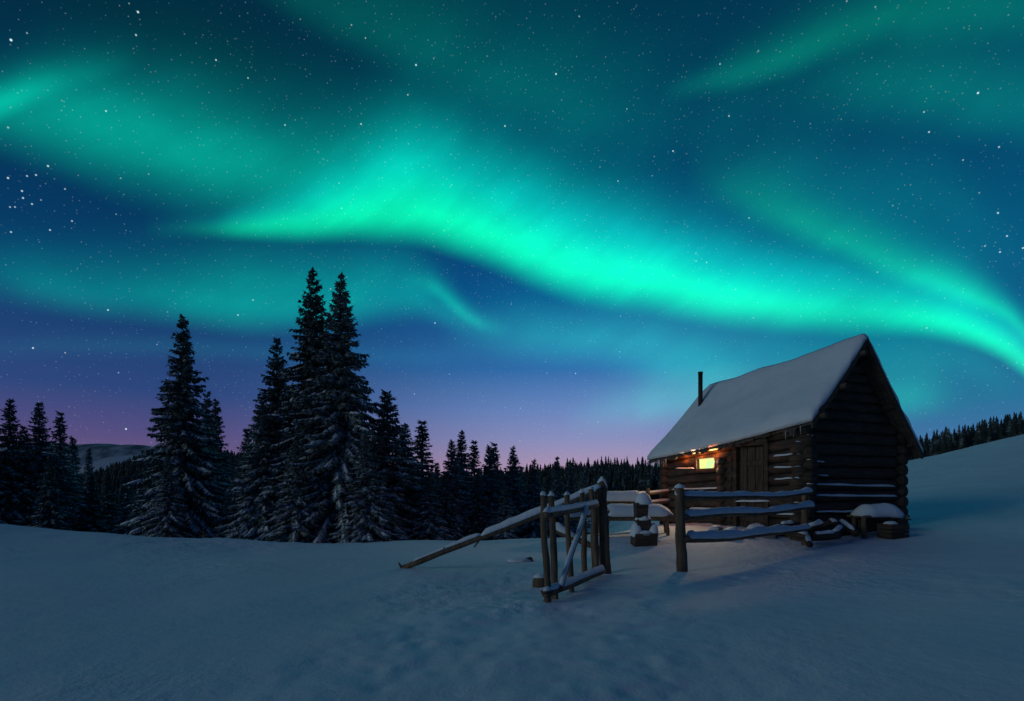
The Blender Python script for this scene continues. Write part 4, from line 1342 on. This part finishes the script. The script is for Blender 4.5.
# ---- small spruces far away: one mesh each
def far_spruce(seed, n=7, tiers=9):
    g = random.Random(seed); vs, fs = [], []
    for k in range(tiers):
        t = k / tiers
        r = .20 * (1 - t) ** .85 * g.uniform(.82, 1.15) + .012
        z = .05 + .90 * t
        c = len(vs); vs.append((g.uniform(-.01, .01), g.uniform(-.01, .01), min(1.0, z + .20 * (1 - t * .45))))
        ph = g.random() * 6.28
        for i in range(n * 2):
            a = ph + 3.14159 * i / n
            rr = r * (g.uniform(.85, 1.3) if i % 2 == 0 else g.uniform(.4, .62))
            vs.append((math.cos(a) * rr, math.sin(a) * rr, z - (.035 if i % 2 == 0 else -.02) + g.uniform(-.015, .015)))
        for i in range(n * 2):
            fs.append((c, c + 1 + i, c + 1 + (i + 1) % (n * 2)))
    c = len(vs)
    for zz in (-.15, .5):
        for i in range(4): vs.append((.018 * math.cos(i * 1.571), .018 * math.sin(i * 1.571), zz))
    for i in range(4):
        j = (i + 1) % 4
        fs.append((c + i, c + j, c + 4 + j)); fs.append((c + i, c + 4 + j, c + 4 + i))
    return np.array(vs), np.array(fs)
FARK = [far_spruce(30 + i) for i in range(5)]
FARM = [mesh_np('far_spruce', V, Fc, FAR) for V, Fc in FARK]

def far_tree(x, y, H, wf, label, group):
    o = bpy.data.objects.new('far_spruce', rnd.choice(FARM)); COL.objects.link(o)
    o.location = (x, y, gz(x, y) - .05 * H); o.scale = (H * wf, H * wf, H); o.rotation_euler = (rnd.uniform(-.03, .03), rnd.uniform(-.03, .03), rnd.uniform(0, 6.28))
    tag(o, label, 'tree', group)

def far_woods():
    g = random.Random(21)
    # ridge at the right, behind the snow slope
    lab, grp = 'small dark spruce in the wood along the crest of the right-hand snow slope', 'spruces on the right-hand ridge'
    for i in range(110):
        px = 880 + 175 * (i + g.random()) / 110
        d = g.uniform(82, 112)
        x = (px - CXP) / F * d; zb = gz(x, d)
        top = np.interp(px, [880, 905, 925, 950, 985, 1024, 1060], [446, 440, 433, 425, 418, 410, 402]) + g.uniform(-3.5, 6)
        if abs(px - 1009) < 3: top = 411
        H = max(3.2, (HOR - top) / F * d - zb)
        far_tree(x, d, H, g.uniform(.75, 1.1), lab, grp)
    # nearest rows on the hill beyond the valley
    lab, grp = 'tiny frosted spruce of the forest on the far hill, between the gate and the cabin', 'spruces on the far hill'
    for i in range(120):
        px = 556 + 130 * (i + g.random()) / 120
        d = g.choice((g.uniform(190, 262), g.uniform(235, 270)))
        x = (px - CXP) / F * d
        top = np.interp(px, [556, 590, 620, 690], [468, 467, 465, 465]) + g.uniform(-2.5, 2.5)
        far_tree(x, d, max(4.5, min(9, (HOR - top) / F * d - gz(x, d))) if d > 235 else g.uniform(5.5, 8), g.uniform(.8, 1.1), lab, grp)
    # the rest of the woods as one mass
    pts = []
    for _ in range(900):                                    # edge of the dark hill in front of the valley fog
        y = g.uniform(205, 275); px = g.uniform(60, 260)
        pts.append(((px - CXP) / F * y, y, g.uniform(4.4, 6.8)))
    while len(pts) < 11400:
        a = g.uniform(-.98, .72); d = math.exp(g.uniform(math.log(46), math.log(300)))
        px = CXP + F * math.tan(a); y = d * math.cos(a); x = d * math.sin(a)
        if px > 700 and y < 150: continue
        if px > 575 and y < 95: continue
        if 640 < px < 674 and 150 < y < 232: continue          # snowy clearing on the far hill
        if px > 556 and y < 190 and px < 690 and g.random() < .35: continue
        if y < 60 and px > 150 and g.random() < .5: continue
        pts.append((x, y, g.uniform(4.4, 7.2) * (.62 if y > 185 and px > 420 else 1.0 if y > 90 else .8)))
    arr = np.array(pts); zb = gz_arr(arr[:, 0], arr[:, 1])
    Vs, Fs, k = [], [], 0
    for (x, y, H), z in zip(pts, zb):
        V, Fc = FARK[g.randrange(5)]
        a = g.random() * 6.28; w = H * g.uniform(.8, 1.15)
        c, s = math.cos(a) * w, math.sin(a) * w
        Vs.append(np.stack([V[:, 0] * c - V[:, 1] * s + x, V[:, 0] * s + V[:, 1] * c + y, V[:, 2] * H + z - .3], -1)); Fs.append(Fc + k); k += len(V)
    o = bpy.data.objects.new('distant_forest', mesh_np('distant_forest', np.concatenate(Vs), np.concatenate(Fs), FAR)); COL.objects.link(o)
    tag(o, 'dark spruce forest filling the valley and the hills behind the cabin and the tall trees', 'forest', kind='stuff')
far_woods()
